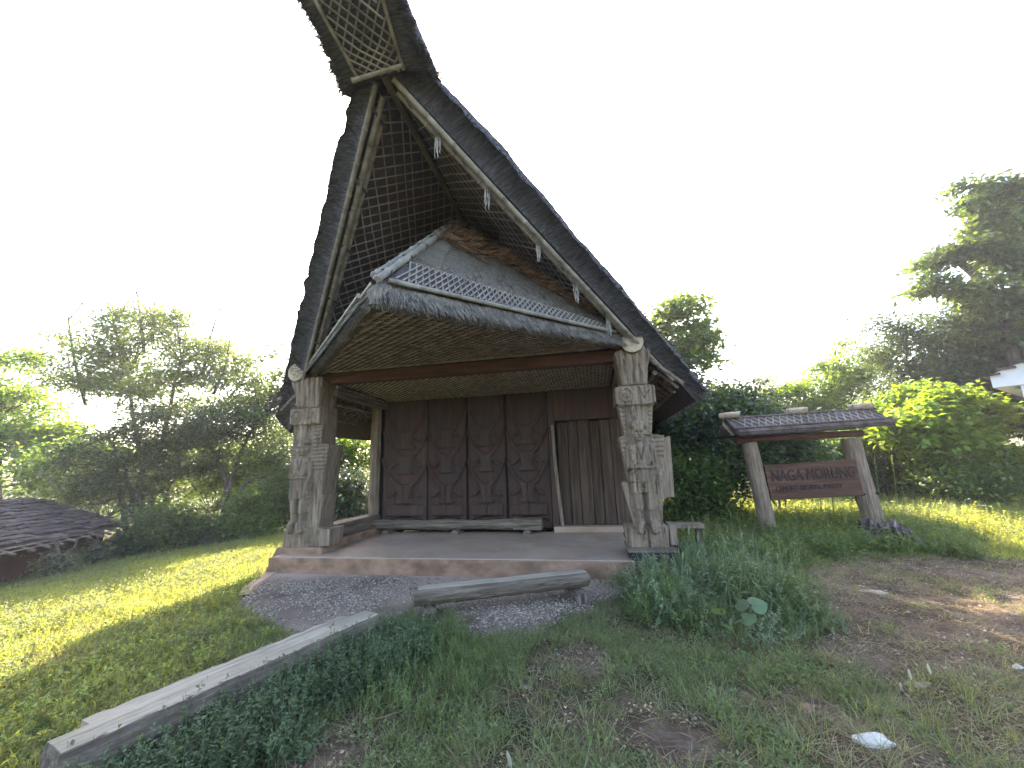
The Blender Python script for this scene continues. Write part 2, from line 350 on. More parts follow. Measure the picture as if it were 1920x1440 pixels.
pebbles(42000, pav_sample, .006, .017, lambda x, y: pavez(x, y)+.002, 'pebbles', 'grey pebbles set in the paving before the porch', 'pebbles')
def dirt_sample(n):
    X = RNG.uniform(-2, 8, n); Y = RNG.uniform(2.0, 7, n); m_ = dirtmask(X, Y)
    ok = RNG.random(n) < m_*(.1+.5*(fbm(X*1.3, Y*1.3, 44) > .52))
    return X[ok], Y[ok]
pebbles(22000, dirt_sample, .004, .017, lambda x, y: gz(x, y)+.002, 'gravel', 'loose gravel scattered over the bare soil', 'gravel')

# ================================================================== THE HOUSE
H = thing('thatched_house', 'tall thatched timber house with soaring prow gable and carved posts', 'house', (BO[0], BO[1], 0), -BANG)
RZ = 5.88; RW = 2.86; SL = 2.78/2.86            # ridge height of the underside and its fall per metre
def rake(k, side): return Vector((side*RW*k, -2.98+2.68*k, RZ-SL*RW*k))
# ---- floor
mb = MB(); mb.box(-3.1, 2.5, -.42, 2.0, -.26, 0); mb.build('porch_floor', M['floor'], H, bevel=.02)
mb = MB(); mb.box(-3.14, 2.47, -.46, -.423, -.30, -.012); mb.build('porch_step', M['kerb'], H, bevel=.012)
mb = MB(); mb.add([(-3.34, -.3, -.26), (-2.32, -.3, -.26), (-2.32, .42, -.26), (-3.34, .42, -.26), (-3.22, -.22, .10), (-2.38, -.22, .10), (-2.38, .36, .10), (-3.22, .36, .10)],
    [(0, 3, 2, 1), (4, 5, 6, 7), (0, 1, 5, 4), (1, 2, 6, 5), (2, 3, 7, 6), (3, 0, 4, 7)]); mb.build('post_plinth', M['kerb'], H, bevel=.03)
mb = MB(); mb.box(2.44, 3.03, -.4, .3, -.32, .09); mb.build('post_plinth', M['mossy'], H, bevel=.04)
mb = MB(); mb.box(2.42, 3.06, -.42, .32, .09, .125); mb.build('plinth_cap', M['pave'], H, bevel=.012)
# ---- low side wall on the left with a timber on top
mb = MB(); mb.box(-3.0, -2.5, .36, 2.05, -.26, .13); mb.build('low_wall', M['kerb'], H, bevel=.02)
mb = MB(); mb.box(-2.95, -2.62, .24, 2.08, .132, .36); mb.build('wall_timber', M['beamy'], H, bevel=.015)
# ---- ledge under the door
mb = MB(); mb.box(1.2, 2.62, 1.82, 2.06, 0, .11); mb.build('door_ledge', M['floor'], H, bevel=.012)

# ---- carved posts
def cap(x, z, ax, az, bx, bz, r_):       # distance to capsule
    px, pz = x-ax, z-az; dx, dz = bx-ax, bz-az; t = np.clip((px*dx+pz*dz)/(dx*dx+dz*dz+1e-9), 0, 1)
    return np.hypot(px-t*dx, pz-t*dz)-r_
def ell(x, z, cx, cz, rx, rz): return (np.hypot((x-cx)/rx, (z-cz)/rz)-1)*min(rx, rz)
def up_(d, h, w=.012): return h*sst(w, -w, d)
def relief(x, z, seed, style):
    h = np.zeros_like(x)
    U = lambda d, hh, w=.012: np.maximum(h, up_(d, hh, w))
    # head-dress horns, hat, head
    h = U(cap(x, z, -.02, 1.88, -.07, 2.18, .035), .045); h = U(cap(x, z, .03, 1.88, .02, 2.12, .03), .03)
    h = U(ell(x, z, 0, 1.83, .12, .075), .075, .02)
    h = U(ell(x, z, 0, 1.70, .085, .125), .085, .03)
    h = U(ell(x, z, 0, 1.69, .017, .045), .115, .02)                          # nose
    h = h-up_(ell(x, z, -.035, 1.725, .02, .012), .03, .008)-up_(ell(x, z, .035, 1.725, .02, .012), .03, .008)-up_(ell(x, z, 0, 1.635, .032, .008), .03, .008)
    h = U(ell(x, z, -.095, 1.70, .02, .04), .05); h = U(ell(x, z, .095, 1.70, .02, .04), .05)
    h = U(cap(x, z, 0, 1.55, 0, 1.60, .045), .055)
    # shoulders, arms, torso
    h = U(cap(x, z, -.13, 1.50, .13, 1.50, .05), .07, .02); h = U(ell(x, z, 0, 1.37, .155, .19), .075, .03)
    h = U(cap(x, z, -.17, 1.47, -.185, 1.22, .04), .06, .02); h = U(cap(x, z, -.185, 1.22, -.06, 1.30, .033), .085, .02)
    h = U(cap(x, z, .17, 1.47, .19, 1.22, .04), .06, .02); h = U(cap(x, z, .19, 1.22, .13, 1.02, .033), .075, .02)
    h = h-up_(cap(x, z, -.05, 1.52, 0, 1.33, .006), .03, .008)-up_(cap(x, z, .05, 1.52, 0, 1.33, .006), .03, .008)
    h = U(cap(x, z, -.14, 1.215, .14, 1.215, .022), .095)                       # belt
    k = (np.abs(x) < .14+.05*(1.2-z)) & (z < 1.2) & (z > .86); h = np.where(k, np.maximum(h, .075+.008*np.cos(x*90)), h)
    h = np.where(k & (np.abs(x-.0) < .006) & (z < 1.0), .04, h)
    for s in (-1, 1):                                                          # legs and feet
        h = U(cap(x, z, s*.085, .86, s*.075, .66, .055), .07, .025); h = U(cap(x, z, s*.075, .66, s*.07, .50, .042), .06, .02)
        h = U(cap(x, z, s*.08, .45, s*.095, .36, .055), .11, .025)
    # ribbed carving at both sides
    rib = .014*(np.sin(z*95+seed) > 0)*((np.abs(x) > .17) & (z > 1.35) & (z < 2.15))
    h = h+rib*(h < .03)
    # collar blocks with a disc
    k = (z > 2.13) & (z < 2.42); h = np.where(k, np.maximum(h, .06), h)
    h = h+up_(np.abs(ell(x, z, -.13, 2.285, .095, .095))-.012, .016, .006)*k+up_(ell(x, z, -.13, 2.285, .05, .05), .02)*k
    h = h-up_(cap(x, z, .05, 2.38, .12, 2.22, .006), .02, .006)*k-up_(cap(x, z, .12, 2.22, .2, 2.33, .006), .02, .006)*k
    # fluted capital
    k = z > 2.43; h = np.where(k, .03+.022*np.abs(np.sin((x)*34/(1+.25*(z-2.4))))+.03*sst(2.5, 2.95, z), h)
    k = z < .4; h = np.where(k & (np.abs(x) < .24), np.maximum(h, .045), h); h = np.where(k & (np.abs(x-.01) < .006), 0, h)
    # chisel and weather marks
    h = h+.014*(fbm(x*30+seed, z*9, 60+seed)-.5)+.01*(fbm(x*60, z*60, 5+seed)-.5)
    h = h-.02*(fbm(x*45, z*2.2, 99+seed) > .70)
    return h
PROF = {'r': [(.13, -.29, .27), (.395, -.31, .29), (.40, -.17, .21), (.75, -.25, .25), (.76, -.25, .27), (1.01, -.30, .29), (1.02, -.20, .30), (1.67, -.28, .36), (1.69, -.20, .19), (2.15, -.26, .25), (2.16, -.30, .30), (2.40, -.30, .30), (2.43, -.20, .20), (2.70, -.22, .23), (2.92, -.27, .29), (2.97, -.24, .26)],
        'l': [(.10, -.30, .42), (.39, -.28, .44), (.40, -.20, .32), (.80, -.26, .36), (.92, -.28, .38), (.93, -.26, .34), (1.35, -.28, .38), (1.77, -.32, .44), (1.79, -.27, .27), (2.15, -.29, .29), (2.16, -.33, .29), (2.44, -.33, .29), (2.45, -.24, .24), (2.70, -.27, .26), (2.90, -.33, .32), (2.96, -.3, .3)]}
def carved_post(cx, cy, which, seed, lab):
    pr = PROF[which]; z0, z1 = pr[0][0], pr[-1][0]
    zs = sorted(set(list(np.arange(z0, z1, .011))+[p[0] for p in pr])); zs = np.array(zs)
    zp = [p[0] for p in pr]; xl = np.interp(zs, zp, [p[1] for p in pr]); xr = np.interp(zs, zp, [p[2] for p in pr])
    nc = 56; u = np.linspace(0, 1, nc)
    X = xl[:, None]+(xr-xl)[:, None]*u[None]; Z = np.repeat(zs[:, None], nc, 1)
    edge = np.minimum(X-xl[:, None], xr[:, None]-X)
    fx = X if which == 'r' else X+.04
    hh = 1.5*relief(fx, Z, seed, which)*sst(0, .02, edge)
    wob = .012*(fbm(Z*3+seed, X*0, 70)-.5)
    front = -.17-hh+wob
    # ring: front columns, then right side, back, left side
    nd = 10; v = np.linspace(0, 1, nd)[1:-1]
    XR = np.repeat(xr[:, None], nd-2, 1)+.014*(fbm(Z[:, :nd-2]*3, v[None]*12, seed+5)-.5); YR = front[:, -1:]+(.24-front[:, -1:])*v[None]
    nbk = 6; ub = np.linspace(1, 0, nbk)
    XB = xl[:, None]+(xr-xl)[:, None]*ub[None]; YB = np.full_like(XB, .24)
    XL = np.repeat(xl[:, None], nd-2, 1)+.014*(fbm(Z[:, :nd-2]*3, v[None]*12, seed+9)-.5); YL = .24+(front[:, :1]-.24)*v[None]
    XX = np.concatenate([X, XR, XB, XL], 1); YY = np.concatenate([front, YR, YB, YL], 1)
    ZZ = np.repeat(zs[:, None], XX.shape[1], 1); nr, nn = XX.shape
    V = np.stack([XX+cx, YY+cy, ZZ], -1).reshape(-1, 3); k = np.arange(nr*nn).reshape(nr, nn)
    kn = np.roll(k, -1, 1); Qd = np.stack([k[:-1], kn[:-1], kn[1:], k[1:]], -1).reshape(-1, 4)
    o = npmesh('carved_post', V, Qd, M['post'], H); o['label'] = lab
    m2 = MB(); ring = [tuple(V[i]) for i in k[-1]]; m2.add(ring, [tuple(range(len(ring)))]); m2.build('post_top', M['logend'], o)
    return o
PR = carved_post(2.73, .02, 'r', 1, 'grey carved post with a standing figure and fluted top')
PL = carved_post(-2.86, .06, 'l', 4, 'grey carved post with a figure, seen with its right flank')
mb = MB(); mb.box(3.03, 3.14, -.12, .22, .14, .41, jit=.01); mb.build('post_flank', M['post'], PR, bevel=.01)
mb = MB(); mb.add([(3.0, -.1, .78), (3.16, -.05, .78), (3.16, .25, .78), (3.0, .25, .78), (3.03, -.1, 1.62), (3.19, -.05, 1.66), (3.19, .25, 1.66), (3.03, .25, 1.62)], [(0, 3, 2, 1), (4, 5, 6, 7), (0, 1, 5, 4), (1, 2, 6, 5), (2, 3, 7, 6), (3, 0, 4, 7)]); mb.build('post_flank', M['post'], PR, bevel=.01)
mb = MB(); mb.box(-2.44, -2.26, -.2, .2, .115, .385, jit=.012); mb.build('post_flank', M['post'], PL, bevel=.01)

# ---- wall of carved planks
def rel_plank(x, z, seed):    # x in -1..1
    h = np.zeros_like(x); ax = np.abs(x); w_ = .5
    for zb, s in ((.86, 1.), (1.48, .85), (2.02, .6)):
        c = zb+.55*ax**2.1
        band = sst(0, .012, z-c)*sst(.11+.05*ax, .09, z-c)          # horn
        h = np.maximum(h, .028*s*band)
        hd = (z < zb+.08) & (z > zb-.29) & (ax < .30+.06*np.sin((z-zb)*9)+.1*((zb-z) > .2))
        h = np.where(hd, .034*s, h)
        h = h-.03*s*up_(np.abs(z-(zb-.295))-.006, 1, .006)*(ax < .45)
        ear = (np.abs(ax-.58)+np.abs(z-zb+.10+.25*(ax-.58))*5 < .26); h = np.where(ear & (z < c), .022*s, h)
        h = h-.03*s*up_(np.abs(z-(zb-.03-.12*(ax-.35)))-.006, 1, .007)*((ax > .33) & (ax < .62))
    c = .27-.10*ax**2
    h = h-.035*up_(np.abs(z-c)-.009, 1, .006)*(ax < .88)
    h = h+.02*sst(.3, .32, z)*sst(.54, .52, z)*(ax < .82)
    h = h-.02*(ax < .018)*(z > .3)*(z < .95)
    return h+.004*(fbm(x*14+seed, z*1.5, 7)-.5)
planks = [(-2.60, -1.545), (-1.525, -.645), (-.61, .225), (.255, 1.17)]
for i, (a, b_) in enumerate(planks):
    nxp, nzp = 64, 190; X, Z = np.meshgrid(np.linspace(a, b_, nxp), np.linspace(.04, 2.86, nzp)); u = (X-a)/(b_-a)*2-1
    Yp = 2.08-rel_plank(u+.04*i-.06, Z, i*3)*3.2-(.012 if i % 2 else 0)
    Yp[:, 0] = Yp[:, -1] = 2.12; Yp[0] = Yp[-1] = 2.12
    k = np.arange(X.size).reshape(X.shape)
    npmesh('carved_plank', np.stack([X, Yp, Z], -1).reshape(-1, 3), np.stack([k[:-1, :-1], k[:-1, 1:], k[1:, 1:], k[1:, :-1]], -1).reshape(-1, 4), M['wall'], H)
mb = MB(); mb.box(-2.7, 2.75, 2.16, 2.2, 0, 3.0); mb.build('wall_backing', M['dark'], H)
mb = MB()
zz = np.linspace(0, 2.8, 12)
mb.tube([(-2.76+random.uniform(-.01, .01), 2.02, z) for z in zz], [.115+random.uniform(-.01, .01) for _ in zz], 8); mb.build('corner_post', M['post'], H)
mb = MB(); mb.box(1.175, 1.30, 2.0, 2.1, .0, 2.86); mb.build('door_jamb', M['wall'], H, bevel=.01)
mb = MB(); mb.tube([(1.26, 1.94, 2.1), (1.28, 1.95, 1.3), (1.36, 1.96, .11)], [.028, .034, .036], 8); mb.build('leaning_pole', M['post'], H)
xs = [1.34, 1.56, 1.76, 2.0, 2.2, 2.42, 2.7]
for i in range(6):
    mb = MB(); mb.box(xs[i]+.006, xs[i+1]-.006, 2.03+.012*(i % 2), 2.09, .115, 2.14+.02*(i % 3)); mb.build('door_plank', M['door'], H, bevel=.005)
mb = MB(); mb.box(1.305, 2.75, 1.98, 2.05, 2.19, 2.88); mb.build('lintel_board', M['wall'], H, bevel=.008)
# side and rear walls of the house behind the porch
mb = MB(); mb.box(-2.78, -2.7, 2.2, 9, -.2, 3.05); mb.build('side_wall', M['wall'], H)
mb = MB(); mb.box(2.7, 2.78, 2.2, 9, -.2, 3.05); mb.build('side_wall', M['wall'], H)
mb = MB(); mb.box(-2.7, 2.7, 8.9, 9, -.2, 3.05); mb.add([(-2.7, 8.95, 3.05), (2.7, 8.95, 3.05), (0, 8.95, 5.6)], [(0, 1, 2)]); mb.build('rear_wall', M['wall'], H)

# ---- beams
mb = MB(); mb.box(-2.80, 2.55, -.04, .16, 2.86, 3.05); mb.build('front_beam', M['beam'], H, bevel=.015)
mb = MB(); mb.bamboo((-2.7, -.06, 3.075), (2.5, -.06, 3.085), .025, .5); mb.build('bamboo_batten', M['bamboo'], H)
mb = MB(); mb.box(-2.66, -2.50, .16, 2.05, 2.66, 2.86); mb.build('side_beam', M['beamy'], H, bevel=.015)
mb = MB(); mb.bamboo((-2.48, .1, 2.83), (-2.48, 2.05, 2.80), .022); mb.build('bamboo_batten', M['bamboo'], H)
mb = MB(); mb.box(2.52, 2.68, .16, 2.05, 2.70, 2.88); mb.build('side_beam', M['beamy'], H, bevel=.015)
for x_, y_, yb in ((2.75, -.33, -.2), (-3.07, -.26, 0)):
    mb = MB(); zc = 3.07; n = 14
    mb.tube([(x_, y_+.015+k*(9-y_)/n, zc) for k in range(n+1)], [.168*(1+.03*math.sin(k*2)) for k in range(n+1)], 16)
    wp = mb.build('wall_plate_log', M['beamy'], H, smooth=False)
    mb = MB(); mb.tube([(x_, y_, zc), (x_, y_+.016, zc)], [.160, .166], 16); mb.build('log_end', M['logend'], wp)

# ---- woven mats (real interlaced strips, joined)
def weave(name, m, org, eu, ev, nu, nv, inside, st, lift, run=2, gap=.92, long_=2.2, parent=H):
    """twill of short raised strips over a plane: org + u*eu + v*ev"""
    org = np.array(org); eu = np.array(eu, float); ev = np.array(ev, float); nrm = np.cross(eu, ev); nrm /= np.linalg.norm(nrm)
    if nrm[2] > 0: nrm = -nrm
    V = []; 
    for j in range(nv):
        for i in range(nu):
            ph = (i+j) % 4
            cu = (i+.5)*st; cv = (j+.5)*st
            if ph < 2:
                if ph != 0: continue
                L_, W_ = st*2*gap, st*gap; c = (cu+st*.5, cv); d0, d1 = 0, 0
                q = [(-L_/2, -W_/2), (L_/2, -W_/2), (L_/2, W_/2), (-L_/2, W_/2)]; lf = (lift*.2, lift, lift, lift*.2)
                qq = [(-L_/2, 0), (0, 1), (L_/2, 0)]
                pts = [(-L_/2, -W_/2, 0), (0, -W_/2, lift), (L_/2, -W_/2, 0), (L_/2, W_/2, 0), (0, W_/2, lift), (-L_/2, W_/2, 0)]
            else:
                if (j+i) % 4 != 2: continue
                L_, W_ = st*gap, st*2*gap; c = (cu, cv+st*.5)
                pts = [(-L_/2, -W_/2, 0), (L_/2, -W_/2, 0), (L_/2, 0, lift), (L_/2, W_/2, 0), (-L_/2, W_/2, 0), (-L_/2, 0, lift)]
            if not inside(*c): continue
            P_ = [org+eu*(c[0]+p[0])+ev*(c[1]+p[1])+nrm*(p[2]+random.uniform(0, lift*.4)) for p in pts]
            V.append(P_ if ph < 2 else [P_[0], P_[1], P_[2], P_[3], P_[4], P_[5]])
            FL.append(ph < 2)
    V = np.array(V).reshape(-1, 3); n = len(FL); base = np.arange(n)*6
    q1 = np.where(np.array(FL)[:, None], np.array([[0, 1, 4, 5]]), np.array([[0, 1, 2, 5]]))+base[:, None]
    q2 = np.where(np.array(FL)[:, None], np.array([[1, 2, 3, 4]]), np.array([[5, 2, 3, 4]]))+base[:, None]
    o = npmesh(name, V, np.concatenate([q1, q2]), m, parent); tag(o, kind='stuff'); FL.clear(); return o
FL = []
# soffit of the apron: triangle from the beam out to the tip
TIP = Vector((0, -2.90, 2.90)); CR = Vector((2.62, -.12, 3.08)); CLf = Vector((-2.80, -.12, 3.08))
def tri_in(u, v): # u along x from -2.8, v forward
    x = u-2.8; y = v
    if y < .0: return False
    lim = 2.78*(1-(x/2.6 if x > 0 else -x/2.78))
    return y < lim
dz = (2.90-3.08)/2.78; ev = np.array([0, -1, dz]); ev /= np.linalg.norm(ev)
c45 = math.cos(.12); s45 = math.sin(.12)
def bricks(name, m, org, eu, ev, nrm, nu, nv, pu, pv, lu, lv, shift, inside, lift, skew=0, parent=H):
    org = Vector(org); eu = Vector(eu); ev = Vector(ev); nrm = Vector(nrm); V = []
    for j in range(nv):
        for i in range(-12, nu):
            cu = i*pu+(j*shift) % pu+random.uniform(-.004, .004)+skew*j*pv; cv = j*pv
            if not inside(cu, cv): continue
            lu_ = lu*random.uniform(.9, 1.04)
            for x, y, z in ((-lu_/2, -lv/2, 0), (0, -lv/2, lift), (lu_/2, -lv/2, 0), (lu_/2, lv/2, 0), (0, lv/2, lift), (-lu_/2, lv/2, 0)):
                V.append(tuple(org+eu*(cu+x)+ev*(cv+y+.12*x)+nrm*(z+.0015*((i+j) % 2))))
    n = len(V)//6; b_ = np.arange(n)[:, None]*6
    o = npmesh(name, np.array(V), np.concatenate([b_+np.array([[0, 1, 4, 5]]), b_+np.array([[1, 2, 3, 4]])]), m, parent); return tag(o, kind='stuff')
bricks('woven_soffit', M['weave'], (-2.8, -.12, 3.07), (1, 0, 0), ev, (0, 0, -1), 50, 64, .165, .045, .160, .043, .058, tri_in, .016)
mb = MB(); mb.add([(-2.8, .2, 3.11), (2.7, .2, 3.11), (2.7, -.12, 3.10), (0, -2.9, 2.925), (-2.8, -.12, 3.10)], [(0, 1, 2, 3, 4)]); mb.build('soffit_backing', M['dark'], H)
# ceiling behind the beam
bricks('woven_ceiling', M['weave2'], (-2.5, .18, 2.90), (1, 0, 0), (0, 1, -.03), (0, 0, -1), 50, 34, .13, .058, .098, .05, .065, lambda u, v: 0 < u < 5.0 and v < 1.92, .012)
mb = MB(); mb.add([(-2.6, .14, 2.93), (2.6, .14, 2.93), (2.6, 2.2, 2.88), (-2.6, 2.2, 2.88)], [(0, 1, 2, 3)]); mb.build('ceiling_backing', M['dark'], H)

# ---- main roof: two thick thatch slopes
YB = 9.6
def KEs(side): return 1.31 if side > 0 else 1.36
def TH(side, k): return np.interp(k, [0, .3, 1.36], [.46, .50, .36] if side > 0 else [.46, .60, .72])
def slope(side):
    KE = KEs(side); nrm = Vector((side*SL, 0, 1)).normalized()
    nk, nv_ = 90, 130
    K = np.linspace(0, 1, nk); 
    kk, vv = np.meshgrid(K*KE, np.linspace(0, 1, nv_))
    X = side*RW*kk; Y0 = -2.98+2.68*kk; Y = Y0+(YB-Y0)*vv; Z = RZ-SL*RW*kk
    nf = (fbm(X*3+10, Y*3+40, 41+side)-.5)*.09+(fbm(X*14+10, Y*14+70, 45+side)-.5)*.05
    edge = np.minimum(np.clip(vv*30, 0, 1), np.clip((1-kk/KE)*25+.25, 0, 1))
    T = TH(side, kk)*(.6+.4*np.sqrt(edge))+nf
    TX = X+nrm.x*T; TZ = Z+nrm.z*T
    # ragged rake: push front edge forward / outward irregularly
    rg = (fbm(kk*26, kk*0+side, 77)-.5)*.14*(vv == 0)
    TY = Y-rg-.06*(vv == 0)
    if True:
        TX = TX+side*.10*(vv == 0)*0
    TX = np.where(kk == 0, side*.0, TX); TZ = np.where(kk == 0, RZ+.56, TZ)
    top = np.stack([TX, TY, TZ], -1); bot = np.stack([X, Y, Z], -1)
    def q(k): return np.stack([k[:-1, :-1], k[:-1, 1:], k[1:, 1:], k[1:, :-1]], -1).reshape(-1, 4)
    k1 = np.arange(nk*nv_).reshape(nv_, nk); k2 = k1+nk*nv_
    fr = np.stack([k1[0, :-1], k1[0, 1:], k2[0, 1:], k2[0, :-1]], -1); bk = np.stack([k1[-1, :-1], k1[-1, 1:], k2[-1, 1:], k2[-1, :-1]], -1)
    ev_ = np.stack([k1[:-1, -1], k1[1:, -1], k2[1:, -1], k2[:-1, -1]], -1)
    o = npmesh('thatch_slope', np.concatenate([top.reshape(-1, 3), bot.reshape(-1, 3)]), np.concatenate([q(k1), fr, bk, ev_]), M['thatch'], H)
    # underside as its own lining
    u_ = npmesh('thatch_lining', bot.reshape(-1, 3)-np.array([[side*.006*SL, 0, .006]]), q(k1), M['under'], o)
    return o, nrm
def fringe(name, m, parent, gen, n, ln, wd):
    """loose straws: gen(i) -> (point, direction)"""
    V = []; Fq = []
    for i in range(n):
        p, d = gen(); d = d.normalized(); l = ln*random.uniform(.4, 1.4); s = d.cross(Vector((random.uniform(-1, 1), random.uniform(-1, 1), random.uniform(-1, 1)))).normalized()*wd
        b_ = len(V); V += [p-s, p+s, p+d*l+s*.3, p+d*l-s*.3]; Fq.append((b_, b_+1, b_+2, b_+3))
    o = npmesh(name, np.array([tuple(v) for v in V]), np.array(Fq), m, parent); return tag(o, kind='stuff')
SLOPES = {}
for side in (-1, 1):
    o, nrm = slope(side); SLOPES[side] = o
    down = Vector((side, 0, -SL)).normalized()
    rk = (rake(1, side)-rake(0, side)).normalized()
    def g1():
        k = random.uniform(0, KEs(side)); p = rake(k, side)+nrm*random.uniform(.02, float(TH(side, k)))+Vector((0, random.uniform(-.08, .03), 0))
        return p, down*random.uniform(.3, 1)+Vector((0, -1, 0))*random.uniform(.3, 1)+nrm*random.uniform(-.1, .5)
    fringe('straw_fringe', M['straw_dark'], o, g1, 4200, .10, .004)
    def g2():
        k = KEs(side)-random.uniform(0, .03); y = -2.98+2.68*k; y = random.uniform(y, YB)
        return Vector((side*RW*k, y, RZ-SL*RW*k))+nrm*random.uniform(0, .3), down+Vector((random.uniform(-.3, .3), random.uniform(-.3, .3), random.uniform(-.4, .2)))
    fringe('straw_fringe', M['straw_dark'], o, g2, 3500, .12, .004)
    # lattice of laths under the slope (two families), each lath its own piece
    n_in = -nrm
    def pt(x, y): return Vector((side*x, y, RZ-SL*x))+n_in*.03
    def ins(x, y): return .04 < x < 3.42 and y > -2.98+2.68*x/2.86+.09 and y < (2.1 if x < 2.7 else 4.5)
    def lath_run(f, lift, wd):
        run = []
        for t in np.arange(0, 9, .03):
            x, y = f(t)
            if ins(x, y): run.append((x, y))
            elif run: break
        if len(run) < 5: return
        a0, a1 = random.choice((0, 0, 0, 2)), len(run)-1-random.choice((0, 0, 0, 3, 6)); N = max(2, (a1-a0)//14); mb = MB()
        ids = [a0+(a1-a0)*i//N for i in range(N+1)]; pts = [pt(run[i][0]+random.uniform(-.01, .01), run[i][1]+random.uniform(-.01, .01))+n_in*lift for i in ids]
        for p, q_ in zip(pts[:-1], pts[1:]): mb.bar(p, q_, wd*.85, .010, nrm)
        mb.build('lath', M['lath'], o)
    for c in np.arange(-1.7, 4.4, .130):
        c += random.uniform(-.015, .015); lath_run(lambda t: (c-.4*(2.4-t)+.0, -3+t) if False else (c+.4*(-3+t), -3+t), 0, .020)
    for y0 in np.arange(-2.9, 6.5, .175):
        y0 += random.uniform(-.015, .015); lath_run(lambda t: (.04+t*.6, y0-1.1*t*.6), .014, .018)
    # rafters and purlins seen under the side eave
    for y in np.arange(-.1, 6, .38):
        mb = MB(); mb.tube([Vector((side*2.55, y, RZ-SL*2.55))+n_in*.1, Vector((side*3.5, y, RZ-SL*3.5))+n_in*.08], .028, 7); mb.build('rafter', M['beamy'], o)
    for x in (2.95, 3.25, 3.5):
        mb = MB(); mb.tube([Vector((side*x, -2.98+2.68*x/2.86+.1, RZ-SL*x))+n_in*.13, Vector((side*x, 6, RZ-SL*x))+n_in*.13], .022, 7); mb.build('purlin', M['beamy'], o)
    mb = MB(); x = 3.2; mb.bamboo(Vector((side*x, -2.98+2.68*x/2.86+.05, RZ-SL*x))+n_in*.16, Vector((side*x, 5, RZ-SL*x))+n_in*.16, .03); mb.build('bamboo_purlin', M['bamboo'], o)
    # bamboo poles along the rake
    back = Vector((0, 1, 0))
    for off, k0, k1_, rr, dn in ((-.02, .05, 1.20, .034, .05), (.10, .055, .965, .038, .085), (.22, .08, .95, .034, .06)):
        a = rake(k0, side)+n_in*dn+back*off; b2 = rake(k1_, side)+n_in*dn+back*off
        mb = MB(); mb.bamboo(a, b2, rr, .42, sag=.02); mb.build('bamboo_rake_pole', M['bamboo'], o)
    if side == 1:
        for k in (.19, .36, .555, .72, .87):
            p0 = rake(k, side)+n_in*.11+back*.09; mb = MB()
            for i in range(9):
                x0, y0 = random.uniform(-.03, .03), random.uniform(-.03, .03); l = random.uniform(.16, .30)
                mb.tube([p0+Vector((x0, y0, .03)), p0+Vector((x0*1.3, y0*1.3, -l*.5)), p0+Vector((x0*.7+random.uniform(-.02, .02), y0, -l))], .004, 4)
            mb.tube([p0+Vector((0, -.05, .06)), p0+Vector((0, .06, 0)), p0+Vector((0, .0, -.07))], .02, 6)
            mb.build('fibre_tassel', M['fibre'], o)
    for k in (.1, .28, .47, .66, .85):
        p0 = rake(k, side)+n_in*.06; mb = MB(); d = rk
        for j in range(3): q = p0+d*(.014*j); mb.bar(q+back*-.03+n_in*.05, q+back*.28+n_in*.05, .008, .01)
        mb.build('lashing', M['straw_dark'], o)
# ridge pole
mb = MB(); mb.tube([(0, -2.9, RZ-.12), (0, 6, RZ-.12)], .05, 8); mb.build('ridge_pole', M['beamy'], H)

